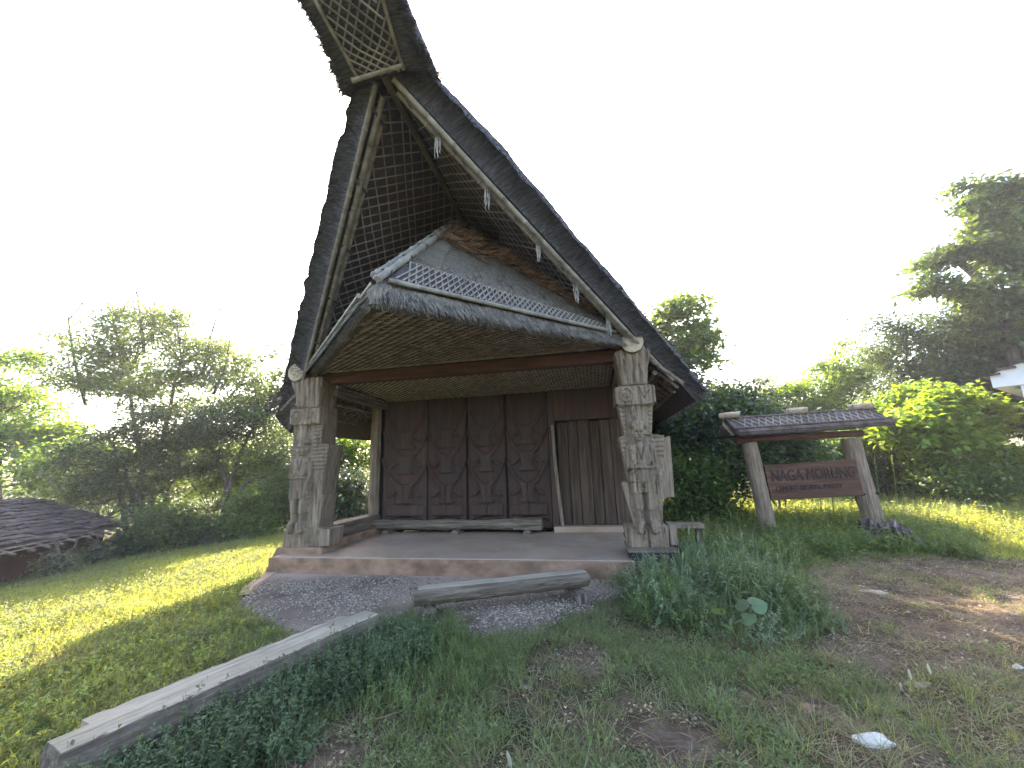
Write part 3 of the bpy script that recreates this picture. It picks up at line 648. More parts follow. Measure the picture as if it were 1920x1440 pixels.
# ---- ridge horn: the roof end kicking up over the apex
def horn():
    st = [(-2.45, 5.98, .25, .17), (-2.95, 5.72, .27, .17), (-3.2, 5.80, .29, .19), (-3.58, 5.92, .33, .22), (-3.9, 6.12, .37, .24), (-4.3, 6.45, .42, .26)]
    N = 60; ts = np.linspace(-.3, 1, N); tk_ = [-.3, 0, .25, .5, .75, 1]; ys = np.interp(ts, tk_, [s[0] for s in st]); zs = np.interp(ts, tk_, [s[1] for s in st])
    ww = np.interp(ts, tk_, [s[2] for s in st])
    V = []; 
    for i in range(N):
        t = ts[i]; w0 = ww[i]; y, z = ys[i], zs[i]
        jr = (float(fbm(t*22+9, 1.3, 5))-.5)*.20; jl = (float(fbm(t*22+9, 8.3, 6))-.5)*.20
        wo_ = w0+.17+.10*max(0, 1-abs(t)*2.4)
        V += [(-w0, y, z), (-wo_-jl, y+.05, z-.05), (-wo_*.9, y, z+.3), (0, y, z+.52+.04*jr), (wo_*.9+.04, y, z+.3), (wo_+jr+.05, y+.05, z-.05), (w0, y, z)]
    k = np.arange(N*7).reshape(N, 7); Fq = []
    for a in range(6): Fq.append(np.stack([k[:-1, a], k[1:, a], k[1:, a+1], k[:-1, a+1]], -1))
    Fq.append(np.stack([k[:-1, 6], k[1:, 6], k[1:, 0], k[:-1, 0]], -1))
    o = npmesh('ridge_horn', np.array(V), np.concatenate(Fq), M['thatch'], H)
    def g():
        i = random.randrange(N); s = random.choice((-1, 1)); p = Vector(V[i*7+(5 if s > 0 else 1)])*1
        p += Vector((-s*random.uniform(0, .08), random.uniform(-.05, .05), random.uniform(0, .1)))
        return p, Vector((s*random.uniform(.2, 1), random.uniform(-.9, .5), random.uniform(-.9, .1)))
    fringe('straw_fringe', M['straw_dark'], o, g, 3500, .10, .004)
    # lining + lattice
    def hp(t, s):
        y = float(np.interp(t, ts, ys)); z = float(np.interp(t, ts, zs)); w0 = float(np.interp(t, ts, ww)); return Vector((s*w0, y-.004, z-.03))
    for s in (-1, 1):
        mb = MB(); mb.tube([hp(t, s*1.02) for t in np.linspace(0, 1, 9)], .02, 7); mb.build('edge_pole', M['bamboo'], o)
    mb = MB(); mb.bamboo((-.33, -2.99, 5.66), (.35, -3.0, 5.70), .028, .3); mb.build('cross_pole', M['bamboo'], o)
    for sg in (-1, 1):
        for c in np.arange(-1.0, 3.2, .112):
            mb = MB(); pts = []
            for t in np.linspace(0, 1, 25):
                L_ = t*1.55; w0 = float(np.interp(t, ts, ww)); x = sg*(c-L_*.9)
                if abs(x) < w0: pts.append(hp(t, x/w0)+Vector((0, 0, -.008*sg)))
            if len(pts) < 2: continue
            for p, q in zip(pts[:-1], pts[1:]): mb.bar(p, q, .018, .01)
            mb.build('lath', M['lath'], o)
    return o
horn()

# ---- apron roof over the porch (prow shaped)
RT = Vector((0, -.42, 5.33)); TP = Vector((0, -3.0, 2.99))
def apron(side):
    C = CR if side > 0 else CLf
    A = Vector((0, -2.94, 2.93)); nrm = (RT-A).cross(C-A); nrm = nrm.normalized()*(1 if (RT-A).cross(C-A).z > 0 else -1)
    n1, n2 = 60, 110
    U, Vv = np.meshgrid(np.linspace(0, 1, n2), np.linspace(0, 1, n1))      # U along eave, V up
    E_ = np.array(A)[None, None]*(1-U[..., None])+np.array(C)[None, None]*U[..., None]
    Tt = np.array(RT)[None, None]*(1-U[..., None])+np.array(C+Vector((0, .0, .12)))[None, None]*U[..., None]
    P_ = E_*(1-Vv[..., None])+Tt*Vv[..., None]
    th = .10+.05*(fbm(U*30, Vv*14, 3)-.5)+.03*(fbm(U*120, Vv*30, 4)-.5)
    th = th*(.55+.45*sst(0, .06, Vv))+.03*sst(.06, 0, Vv)*fbm(U*90, U*0, 8)
    top = P_+np.array(nrm)[None, None]*th[..., None]
    k = np.arange(n1*n2).reshape(n1, n2); q = np.stack([k[:-1, :-1], k[:-1, 1:], k[1:, 1:], k[1:, :-1]], -1).reshape(-1, 4)
    # thick rolled eave hanging below
    low = top[0]*1; m_ = P_[0]-np.array([0, 0, .02]); lo2 = E_[0]+np.array([0, .08, -.05])+np.array([0, 0, 1])[None]*(.03*(fbm(U[0]*60, U[0]*0, 5)-.5))[:, None]
    lo3 = E_[0]+np.array([-.0, .22, .02])
    rows = [low, low-np.array([0, -.01, .05])-np.array(nrm)*.01, lo2, lo3]; base = n1*n2; VV = [top.reshape(-1, 3)]+[r for r in rows]
    ks = base+np.arange(4*n2).reshape(4, n2); q2 = np.stack([ks[:-1, :-1], ks[:-1, 1:], ks[1:, 1:], ks[1:, :-1]], -1).reshape(-1, 4)
    o = npmesh('apron_thatch', np.concatenate(VV), np.concatenate([q, q2]), M['thatch_grey'], H)
    dn = (A.lerp(C, .5)-RT).normalized()
    dn = nrm.cross((C-A)).normalized(); dn = dn if dn.z < 0 else -dn
    def S(u, v, l=0): return A.lerp(C, u).lerp(RT.lerp(C+Vector((0, 0, .12)), u), v)+nrm*(.12+l)
    def g3():
        u = random.random(); v = random.random()**1.3*.9
        return S(u, v, -.03), dn+nrm*random.uniform(.0, .14)+(C-A).normalized()*random.uniform(-.28, .08)
    fringe('grey_straw', M['straw_grey'], o, g3, 15000, .15, .0045)
    def g4():
        u = random.random(); return S(u, 0, -.06-random.uniform(0, .07)), dn+Vector((random.uniform(-.4, .4), random.uniform(-.4, .4), random.uniform(-.6, .2)))
    fringe('grey_straw', M['straw_grey'], o, g4, 3000, .07, .003)
    if side > 0:
        def g5():
            u = random.random()**1.6*.8; v = random.uniform(.66, .96) if u < .22 else random.uniform(.80, 1.0)
            return S(u, v, random.uniform(-.02, .05)), dn*random.uniform(.2, 1)+nrm*random.uniform(0, .6)+(C-A).normalized()*random.uniform(-.8, .8)
        fringe('orange_straw', M['straw'], o, g5, 1700, .20, .007)
    # bamboo strip and the lattice band above it
    e = (C-A)
    L_ = e.length
    def W(u, h, l=.035):   # u along eave 0..1, h metres up the slope from the eave
        full = ((RT.lerp(C+Vector((0, 0, .12)), u))-A.lerp(C, u)).length
        return S(u, min(1, h/max(full, .05)), l)
    mb = MB(); pts = [W(u, .30*(1-u*.80)+.02) for u in np.linspace(.0, .93, 12)]; rr = [.026 if i % 2 else .028 for i in range(12)]; mb.tube(pts, rr, 8); mb.build('bamboo_strip', M['bamboo_pale'], o)
    for h0, h1 in ((.35, .22), (.97, .50)):
        mb = MB(); mb.tube([W(u, h0*(1-u*.88)+.02, .04) for u in np.linspace(.0, .93, 10)], .010, 6); mb.build('lattice_edge', M['bamboo_pale'], o)
    nb = 42
    mb = MB(); bs_ = [(W(u, .36*(1-u*.88)+.02, .034), W(u, .95*(1-u*.88)+.02, .034)) for u in np.linspace(.0, .93, 24)]
    mb.add([p for q_ in bs_ for p in q_], [(2*i, 2*i+2, 2*i+3, 2*i+1) for i in range(23)]); mb.build('band_hole_shade', M['under'], o)  # dark strip put behind the lattice as the shade in its holes
    for i in range(nb):
        for sg in (-1, 1):
            u0_ = (i+.5)/nb*.92; du = sg*.040
            pa = (u0_-du/2, 0); pb = (u0_-.012+du/2, 1)
            if min(pa[0], pb[0]) < 0: continue
            def LB(u, f): h0 = .35*(1-u*.88)+.02; h1 = .97*(1-u*.88)+.02; return W(u, h0+(h1-h0)*f, .050+.006*sg)
            mb = MB(); mb.bar(LB(*pa), LB(*pb), .019, .006, nrm); mb.build('lattice_strip', M['bamboo_pale'], o)
    return o, S
AP, S1 = apron(1); apl, S2 = apron(-1)
for dx, l0, rr in ((-.05, -.04, .042), (.055, -.03, .044), (-.0, .11, .03)):
    mb = MB(); a = RT+Vector((dx, 0, .13)); b2 = TP+Vector((dx, l0, .13-(l0 if l0 > .05 else 0)*.6)); mb.bamboo(a, b2, rr, .36, n=12)
    p = mb.build('hip_pole', M['bamboo_pale'], H); dd_ = (b2-a).normalized(); mb = MB(); mb.tube([b2+dd_*.001, b2+dd_*.003], [rr*.66, rr*.66], 10); mb.build('hollow_shade', M['dark'], p)  # flat dark disc painted as the shade inside the cane
mb = MB(); mb.tube([TP+Vector((0, .5, .36)), TP+Vector((0, .12, .03)), TP+Vector((0, .10, -.08))], [.12, .10, .07], 10, noise=.1); mb.build('thatch_tip', M['thatch_grey'], H)
mb = MB()
for k in (.12, .25, .4, .55, .72, .9):
    p = RT.lerp(TP, k)+Vector((0, 0, .13))
    for j in range(2):
        q = p+(TP-RT).normalized()*(.02*j); mb.tube([q+Vector((.11*math.cos(t), 0, .06*math.sin(t))) for t in np.linspace(0, 6.28, 13)], .007, 5, cap=False)
mb.build('hip_lashing', M['straw_dark'], H)
mb = MB(); mb.bamboo(S2(.02, 0, .03), S2(.97, 0, .03), .022, .4); mb.build('edge_bamboo', M['bamboo_pale'], apl)
mb = MB()
for k in range(34):      # stitched strip beside the hip
    t = .08+.6*k/34; p = RT.lerp(TP, t)+Vector((.07, 0, .12)); q = S1(.10*(t)+.03, 1-t-.02, .01)
    mb.bar(p, q, .011, .006)
mb.build('stitched_strip', M['bamboo_pale'], AP)

# ================================================================== benches and logs
def log_bench(name, label, cat, loc, rz, L_, r_, build):
    t = thing(name, label, cat, loc, rz); build(t); return t
def half_log(mb, x0, x1, w, zt, zb, n=26, jit=.006, cut=.55, endj=.02):
    """log along x, flat planed top at zt, rounded belly down to zb"""
    prof = [(-w*cut, zt), (w*cut, zt)]+[(w*math.cos(a), zt-.35*(zt-zb)+(.65*(zt-zb))*math.sin(a)) for a in np.linspace(.25, math.pi+-.25-2*math.pi, 12)]
    m_ = len(prof); V = []
    for i in range(n+1):
        x = x0+(x1-x0)*i/n; sc = 1+.05*math.sin(x*3.1)+.03*math.sin(x*7.7)
        for j, (y, z) in enumerate(prof):
            V.append((x, y*sc+random.uniform(-jit, jit), z+(random.uniform(-jit, jit) if j > 1 else random.uniform(-jit, jit)*.4)))
    F_ = [(i*m_+j, i*m_+(j+1) % m_, (i+1)*m_+(j+1) % m_, (i+1)*m_+j) for i in range(n) for j in range(m_)]
    F_ += [tuple(range(m_)), tuple(range(n*m_, (n+1)*m_))[::-1]]
    mb.add(V, F_)
# bench in front of the porch
p1 = Vector((-1.10, 4.64, -.25)); p2 = Vector((.74, 5.14, -.25)); mid = (p1+p2)/2; ang = math.atan2(p2.y-p1.y, p2.x-p1.x); Lh = (p2-p1).length/2
t = thing('log_bench', 'rough grey split-log bench on round cross logs in front of the porch', 'bench', (mid.x, mid.y, -.262), ang)
mb = MB(); half_log(mb, -Lh-.02, Lh+.06, .135, .305, .135); mb.build('seat', M['loghor'], t)
mb = MB(); mb.box(-Lh+.02, Lh+.05, -.078, .075, .306, .311); mb.build('worn_top', M['plank_top'], t)
for x_, r_ in ((-Lh+.14, .075), (Lh-.07, .08)):
    mb = MB(); mb.tube([(x_-.02, -.26, .07), (x_, -.1, .07), (x_+.01, .1, .07), (x_, .2, .068)], [r_, r_*1.04, r_, r_*.97], 12, noise=.04); q = mb.build('cross_log', M['loghor'], t)
    mb = MB(); mb.tube([(x_-.021, -.268, .07), (x_-.02, -.26, .07)], [r_*.93, r_*.97], 12); mb.build('log_end', M['stump'], q)
# bench log against the carved wall (in house frame)
cb, sb = math.cos(BANG), math.sin(BANG)
def bw(x, y, z=0): return (BO[0]+x*cb+y*sb, BO[1]-x*sb+y*cb, z)
t = thing('wall_log_seat', 'long smooth log seat lying before the carved plank wall', 'log seat', bw(-.9, 1.8), -BANG)
mb = MB(); n = 20; mb.tube([(-1.88+k*3.2/n, 0, .165) for k in range(n+1)], [.10+.012*math.sin(k*.7) for k in range(n+1)], 14, noise=.02); mb.build('log', M['loghor'], t)
mb = MB(); mb.box(1.32, 1.88, -.12, .10, .07, .285, jit=.008); mb.build('squared_end', M['loghor'], t, bevel=.01)
for x_ in (-1.35, .15, 1.6):
    mb = MB(); V = []; 
    mb.tube([(x_, -.2, .0), (x_, .15, .0)], [.085, .085], 14, noise=.03); mb.build('cradle', M['loghor'], t)
# long squared log, lower left
p1 = Vector((-2.62, 2.62, -.30)); p2 = Vector((-1.42, 4.10, -.26)); 
a1 = pix(150, 1345, 2.55); 
p1 = Vector((-2.36, 2.32, -.30)); p2 = Vector((-1.40, 4.12, -.26)); mid = (p1+p2)/2; ang = math.atan2(p2.y-p1.y, p2.x-p1.x); Lh = (p2-p1).length/2
t = thing('hewn_log', 'long pale hewn log with stepped top lying in the weeds at lower left', 'log', (mid.x, mid.y, -.30), ang)
mb = MB(); half_log(mb, -Lh, Lh+.02, .15, .29, -.10, jit=.007, cut=.66); mb.build('body', M['loghor'], t)
mb = MB(); n = 30; V = []
for i in range(n+1):
    x = -Lh+.004+(2*Lh)*i/n
    V += [(x, -.10+.010*math.sin(i*1.7)+.006*math.sin(i*4.1), .291), (x, .0+.016*math.sin(i*1.3), .297+.003*math.sin(i*2.3)), (x, .098, .292), (x, .098, .280), (x, -.098, .280)]
F_ = [(i*5+j, i*5+(j+1) % 5, (i+1)*5+(j+1) % 5, (i+1)*5+j) for i in range(n) for j in range(5)]; mb.add(V, F_+[(0, 1, 2, 3, 4), tuple(range(n*5, n*5+5))[::-1]]); mb.build('planed_top', M['plank_top'], t)
mb = MB(); n = 26; V = []
for i in range(n+1):
    x = -Lh+.17+(2*Lh-.30)*i/n; jj = .012*math.sin(i*2.1)+.012*(i in (8, 9, 15))
    V += [(x, .10, .20), (x, .10+.0, .283), (x, .235+jj, .276), (x, .24+jj, .08)]
mb.add(V, [(i*4+j, i*4+(j+1) % 4, (i+1)*4+(j+1) % 4, (i+1)*4+j) for i in range(n) for j in range(4)]+[(0, 1, 2, 3), tuple(range(n*4, n*4+4))[::-1]])
mb.build('rear_step', M['plank_top'], t)
mb = MB(); mb.tube([(-Lh-.001, .02, .10), (-Lh-.006, .02, .10)], [.115, .10], 12, noise=.15); mb.build('log_end', M['stump'], t)
# short board by the right post
t = thing('plank_seat', 'short weathered plank seat beside the right carved post', 'plank seat', bw(3.42, .75, -.25), -BANG)
mb = MB(); mb.box(-.30, .26, -.14, .14, .50, .56, jit=.012); mb.build('seat', M['post'], t, bevel=.008)
for x_ in (-.2, .16):
    mb = MB(); mb.tube([(x_, 0, -.05), (x_+.01, 0, .50)], .05, 8); mb.build('leg', M['bark'], t)

# ================================================================== the roofed sign
S0 = Vector((5.85, 8.3, 0)); 
t = thing('roofed_sign', 'roofed wooden sign board lettered NAGA MORUNG hung between two log posts', 'sign', (S0.x, S0.y, -.27))
def G(o, x): return x
for x_, pts in ((-1.0, [(-.93, 0, -.1), (-.95, 0, .5), (-1.0, 0, 1.2), (-1.06, 0, 1.88)]), (1.05, [(1.20, 0, .1), (1.13, 0, .5), (1.05, 0, 1.2), (1.01, 0, 1.90)])):
    mb = MB(); P2 = []
    for a, b2 in zip(pts[:-1], pts[1:]):
        for k in range(5): P2.append(tuple(a[j]+(b2[j]-a[j])*k/5 for j in range(3)))
    P2.append(pts[-1]); rb = .185 if x_ > 0 else .155
    mb.tube(P2, [rb*(1-.10*i/len(P2)) for i in range(len(P2))], 14, noise=.025); mb.build('post', M['post'], t)
mb = MB(); mb.tube([(-1.32, .02, 1.94), (1.28, .02, 1.99)], [.075, .07], 9, noise=.03); mb.build('cross_beam', M['beam'], t)
# roof: two planes with woven face, ridge along x, leaning towards the camera
rg = (-1.35, 1.78, 2.42, 2.57)     # x0, x1, ridge z at each end
def RF(x, f):     # f 0 ridge .. 1 front eave, -1 rear eave
    u_ = (x+1.6)/3.4; zr = 2.40+.12*u_
    return Vector((x+(.0 if f < 0 else -.0), -.46*f if f > 0 else -.46*f, zr-abs(f)*.36))
for s, nm in ((1, 'roof_panel'), (-1, 'roof_panel')):
    mb = MB(); n = 30; V = []
    for i in range(n+1):
        x = -1.48+3.04*i/n; e = random.uniform(-.02, .02)
        for f in (0, .5, 1.0): V.append(RF(x, s*(f+(e if f == 1 else 0))))
        for f in (1.0, .5, 0): V.append(RF(x, s*f)+Vector((0, 0, -.05)))
    F_ = [(i*6+j, i*6+(j+1) % 6, (i+1)*6+(j+1) % 6, (i+1)*6+j) for i in range(n) for j in range(6)]+[tuple(range(6)), tuple(range(n*6, n*6+6))[::-1]]
    mb.add(V, F_); rp = mb.build(nm, M['tile'], t)
    if s == 1:
        fn = Vector((0, -.36, .46)).normalized()
        for i in range(21):
            for sg in (-1, 1):
                xa = -1.40+2.86*i/20; xb = xa+sg*.20
                if not -1.45 < xb < 1.54: continue
                mb = MB(); mb.bar(RF(xa, .16)+fn*(.014+.006*sg), RF(xb, .80)+fn*(.014+.006*sg), .022, .007, fn); mb.build('lattice_strip', M['bamboo'], rp)
        for f, rr in ((.14, .018), (.82, .02), (.93, .022), (1.0, .016)):
            mb = MB(); mb.tube([RF(-1.50, f)+fn*.03, RF(.1, f)+fn*(.03+random.uniform(-.01, .01)), RF(1.58, f)+fn*.03], rr, 7); mb.build('roof_batten', M['tile'], rp)
        def g():
            x = random.uniform(-1.48, 1.55); return RF(x, 1.0)+Vector((0, 0, -.02)), Vector((random.uniform(-.3, .3), -.5, -1))
        fringe('straw_fringe', M['straw_dark'], rp, g, 900, .05, .003)
mb = MB(); mb.add([RF(-1.502, 0)+Vector((0, 0, -.06)), RF(-1.502, .95)+Vector((0, 0, -.05)), RF(-1.502, -.95)+Vector((0, 0, -.05)), RF(-1.486, 0)+Vector((0, 0, -.06)), RF(-1.486, .95)+Vector((0, 0, -.05)), RF(-1.486, -.95)+Vector((0, 0, -.05))], [(0, 1, 2), (3, 5, 4), (0, 3, 4, 1), (1, 4, 5, 2), (2, 5, 3, 0)]); mb.build('gable_board', M['dark'], t)
for x_ in (-1.36, .02, 1.34):
    mb = MB(); a = RF(x_-.16, -.25)+Vector((0, 0, .13)); b2 = RF(x_+.12, .38)+Vector((0, 0, .16)); mb.tube([a, a.lerp(b2, .5), b2], [.06, .068, .066], 12, noise=.03); q = mb.build('ridge_log', M['logend'], t)
    d = (b2-a).normalized(); mb = MB(); mb.tube([b2, b2+d*.006], [.055, .05], 12); mb.build('log_end', M['dark'], q)  # end painted near-black as the log's side turned from the sun
mb = MB()
for i in range(26):
    x = random.uniform(-1.2, 1.5); a = RF(x, 0)+Vector((0, 0, .03)); mb.tube([a, a+Vector((random.uniform(-.12, .12), random.uniform(-.1, .1), random.uniform(.03, .14)))], .006, 4)
mb.build('ridge_twigs', M['straw_dark'], t)
# board with lettering
bt = bpy.data.objects.new('board', None)
mb = MB(); BZ0, BZ1 = .74, 1.47; mb.add([(-.86, -.13, BZ0+.0), (.96, -.13, BZ0+.04), (.96, -.08, BZ0+.04), (-.86, -.08, BZ0), (-.90, -.13, BZ1-.05), (.92, -.13, BZ1+.0), (.92, -.08, BZ1), (-.90, -.08, BZ1-.05)], [(0, 3, 2, 1), (4, 5, 6, 7), (0, 1, 5, 4), (1, 2, 6, 5), (2, 3, 7, 6), (3, 0, 4, 7)])
board = mb.build('board', M['signboard'], t, bevel=.006)
def text(s_, size, x, z, m_, sx=1, tilt=.022, nm='lettering', par=None, ext=.003):
    c = bpy.data.curves.new(nm, 'FONT'); c.body = s_; c.size = size; c.extrude = ext; c.align_x = 'LEFT'; c.bevel_depth = .0035; c.bevel_resolution = 0
    o = bpy.data.objects.new(nm, c); COL.objects.link(o)
    dg = bpy.context.evaluated_depsgraph_get(); me = bpy.data.meshes.new_from_object(o.evaluated_get(dg)); bpy.data.objects.remove(o); me.name = nm
    me.materials.clear(); me.materials.append(m_)
    o = bpy.data.objects.new(nm, me); COL.objects.link(o); o.parent = par
    o.rotation_euler = (R(90), -tilt, 0); o.location = (x, -.134, z); o.scale = (sx, 1, 1); return o
text('NAGA MORUNG', .30, -.80, 1.10, M['letter'], .74, par=board)
text('CEMUNT-SIRSSITH, PWZAT', .125, -.74, .915, M['letter'], .86, par=board)
mb = MB(); mb.tube([(.95, -.1, .80), (1.22, -.15, .82)], .03, 7); mb.build('peg', M['dark'], board)
# rotten stump at the foot of the right hand post
ST = t = thing('rotten_stump', 'jagged dark rotten stump at the foot of the right sign post', 'stump', (6.42, 7.42, float(gz(6.42, 7.42))+.06))
mb = MB(); n = 18; V = []
for k in range(n):
    a = 2*math.pi*k/n; r_ = .26+random.uniform(-.05, .07); V.append((r_*math.cos(a)*1.15, r_*math.sin(a), -.1))
for k in range(n):
    a = 2*math.pi*k/n; r_ = .19+random.uniform(-.05, .04); V.append((r_*math.cos(a)*1.15-.04, r_*math.sin(a), .22+random.uniform(-.08, .09)))
V.append((-.03, 0, .12)); mb.add(V, [(k, (k+1) % n, n+(k+1) % n, n+k) for k in range(n)]+[(n+k, n+(k+1) % n, 2*n) for k in range(n)]); mb.build('trunk', M['stump'], t)
for k in range(7):
    a = -2.6+k*.42; mb = MB(); mb.tube([(.2*math.cos(a), .2*math.sin(a), .2), (.31*math.cos(a), .31*math.sin(a), .05), (.42*math.cos(a), .4*math.sin(a), -.04)], [.03, .035, .02], 6, noise=.1); mb.build('root', M['stump'], t)
ST.scale = (1.25, 1.25, 1.35)

# ================================================================== shed on the left
ga = pix(-60, 1100, 8.9); gb = pix(188, 1045, 12.6)
g0 = Vector((ga.x, ga.y, 0)); g1_ = Vector((gb.x, gb.y, 0)); d = (g1_-g0); Ls = d.length; d.normalize(); an = math.atan2(d.y, d.x)
zb_ = float(gz(ga.x, ga.y))
t = thing('tiled_shed', 'low dark shed with red mud walls and an old tiled roof at far left', 'shed', (g0.x, g0.y, zb_), an)
mb = MB(); mb.box(-3, Ls, 0, 3.2, -.6, 1.15); mb.build('wall', M['mudwall'], t)
mb = MB(); mb.box(-3, Ls+.2, -.35, 1.8, .70, .72); 
def SR(x, f): return Vector((x, -.40+f*2.35, .95+f*.85))
mb = MB(); mb.add([SR(-3, 0), SR(Ls+.25, 0), SR(Ls+.1, 1), SR(-3, 1), SR(-3, 0)-Vector((0, 0, .05)), SR(Ls+.25, 0)-Vector((0, 0, .05)), SR(Ls+.1, 1)-Vector((0, 0, .05)), SR(-3, 1)-Vector((0, 0, .05)), (-3, 4.2, .95), (Ls+.1, 4.2, .95)], [(0, 1, 2, 3), (4, 7, 6, 5), (0, 4, 5, 1), (1, 5, 6, 2), (3, 2, 9, 8)]); roof = mb.build('roof', M['tile'], t)
tm = []
for q in range(5):
    mb = MB(); mb.box(-.135, .135, 0, .26, .0, .022, jit=.018); tm.append(mb)
meshes = []
for mb in tm:
    me = bpy.data.meshes.new('roof_tile'); me.from_pydata(mb.v, [], mb.f); me.materials.append(M['tile']); meshes.append(me)
rows = 12; colsn = 22; sl = math.atan2(.85, 2.35)
for j in range(rows-1, -1, -1):
    for i in range(colsn):
        x = Ls+.15-.25*i-.12*(j % 2)
        if j <= 1 and random.random() < .35: continue
        o = bpy.data.objects.new('roof_tile', random.choice(meshes)); COL.objects.link(o); o.parent = roof
        p = SR(x+random.uniform(-.02, .02), j/rows+random.uniform(-.008, .008)); o.location = (p.x, p.y, p.z+.035+random.uniform(0, .02))
        o.rotation_euler = (sl-R(7)+random.uniform(-.06, .06), random.uniform(-.07, .07), random.uniform(-.14, .14))
for k, f in enumerate((-.02, -.06, .05, .10)):
    mb = MB(); p0 = SR(-3, f)-Vector((0, 0, .02+.03*k)); p1 = SR(Ls+.35, f)-Vector((0, 0, .02+.03*k)); mb.tube([p0, p0.lerp(p1, .5), p1], .016, 6); mb.build('eave_batten', M['bamboo'], roof)
for i in range(13):
    x = Ls-.05-.42*i+random.uniform(-.06, .06); mb = MB(); mb.tube([SR(x, .2)-Vector((0, 0, .06)), SR(x, -.13)-Vector((0, 0, .05))], .034, 7); mb.build('rafter_end', M['beamy'], roof)

# ================================================================== white building at the right edge
t = thing('white_building', 'whitewashed building corner with tiled eave at the right edge', 'building', (12.15, 9.5, -.2), R(-58))
mb = MB(); mb.box(0, 6, 0, 5, -.2, 3.0); mb.build('wall', M['white'], t)
mb = MB(); mb.add([(-.42, -.05, 3.0), (6.2, -.05, 3.0), (6.2, -.05, 3.5), (3.0, -.05, 4.62), (-.42, -.05, 3.32), (-.42, 5, 3.0), (6.2, 5, 3.0), (6.2, 5, 3.5), (3.0, 5, 4.62), (-.42, 5, 3.32)],
    [(0, 1, 2, 3, 4), (5, 9, 8, 7, 6), (0, 5, 6, 1), (0, 4, 9, 5)]); mb.build('gable_band', M['white'], t)
for k in range(14):
    mb = MB(); x = -.55+k*.27; z = 3.30+k*.27*.40; mb.box(x, x+.31, -.14, 5.1, z, z+.045, jit=.006); mb.build('roof_tile', M['tile'], t)
mb = MB(); mb.add([(2.9, -.14, 4.66), (6.4, -.14, 3.4), (6.4, 5.1, 3.4), (2.9, 5.1, 4.66)], [(0, 1, 2, 3)]); mb.build('roof', M['tile'], t)

# ================================================================== trees and shrubs
def rand_unit(n):
    v = RNG.normal(size=(n, 3)); return v/np.linalg.norm(v, axis=1)[:, None]
def leaves(name, centres, normal_up, size, aspect, m_, parent, droop=.3, fold=True):
    n = len(centres); c = np.asarray(centres)
    d = rand_unit(n); d[:, 2] = d[:, 2]*.45-droop; d /= np.linalg.norm(d, axis=1)[:, None]
    s = np.cross(d, rand_unit(n)*np.array([.5, .5, .2])+np.array([0, 0, normal_up])); s /= np.linalg.norm(s, axis=1)[:, None]+1e-9
    L_ = size*RNG.uniform(.6, 1.3, n)[:, None]; W_ = L_*aspect
    nn = np.cross(s, d)
    V = np.stack([c, c+d*L_*.5+s*W_*.5+nn*W_*.15, c+d*L_, c+d*L_*.5-s*W_*.5+nn*W_*.15], 1).reshape(-1, 3)
    Fq = np.arange(n*4).reshape(n, 4)
    return npmesh(name, V, Fq, m_, parent)
def blobs_points(bl, n, clump, cn):
    """bl: list of (x,y,z,rx,ry,rz); clumps spread towards the shell, leaves gathered at clumps"""
    w_ = np.array([b_[3]*b_[4]*b_[5] for b_ in bl])**.75; w_ = w_/w_.sum(); out = []; cl = []
    for b_, ww in zip(bl, w_):
        k = max(3, int(cn*ww)); u_ = rand_unit(k)*(RNG.uniform(.25, 1, k)**.45)[:, None]
        cc = np.array(b_[:3])+u_*np.array(b_[3:6]); cl.append(cc)
        m_ = max(6, int(n*ww)); ii = RNG.integers(0, k, m_); p = cc[ii]+RNG.normal(size=(m_, 3))*clump*np.array([1.15, 1.15, .6])
        out.append(p)
    return np.concatenate(out), np.concatenate(cl)
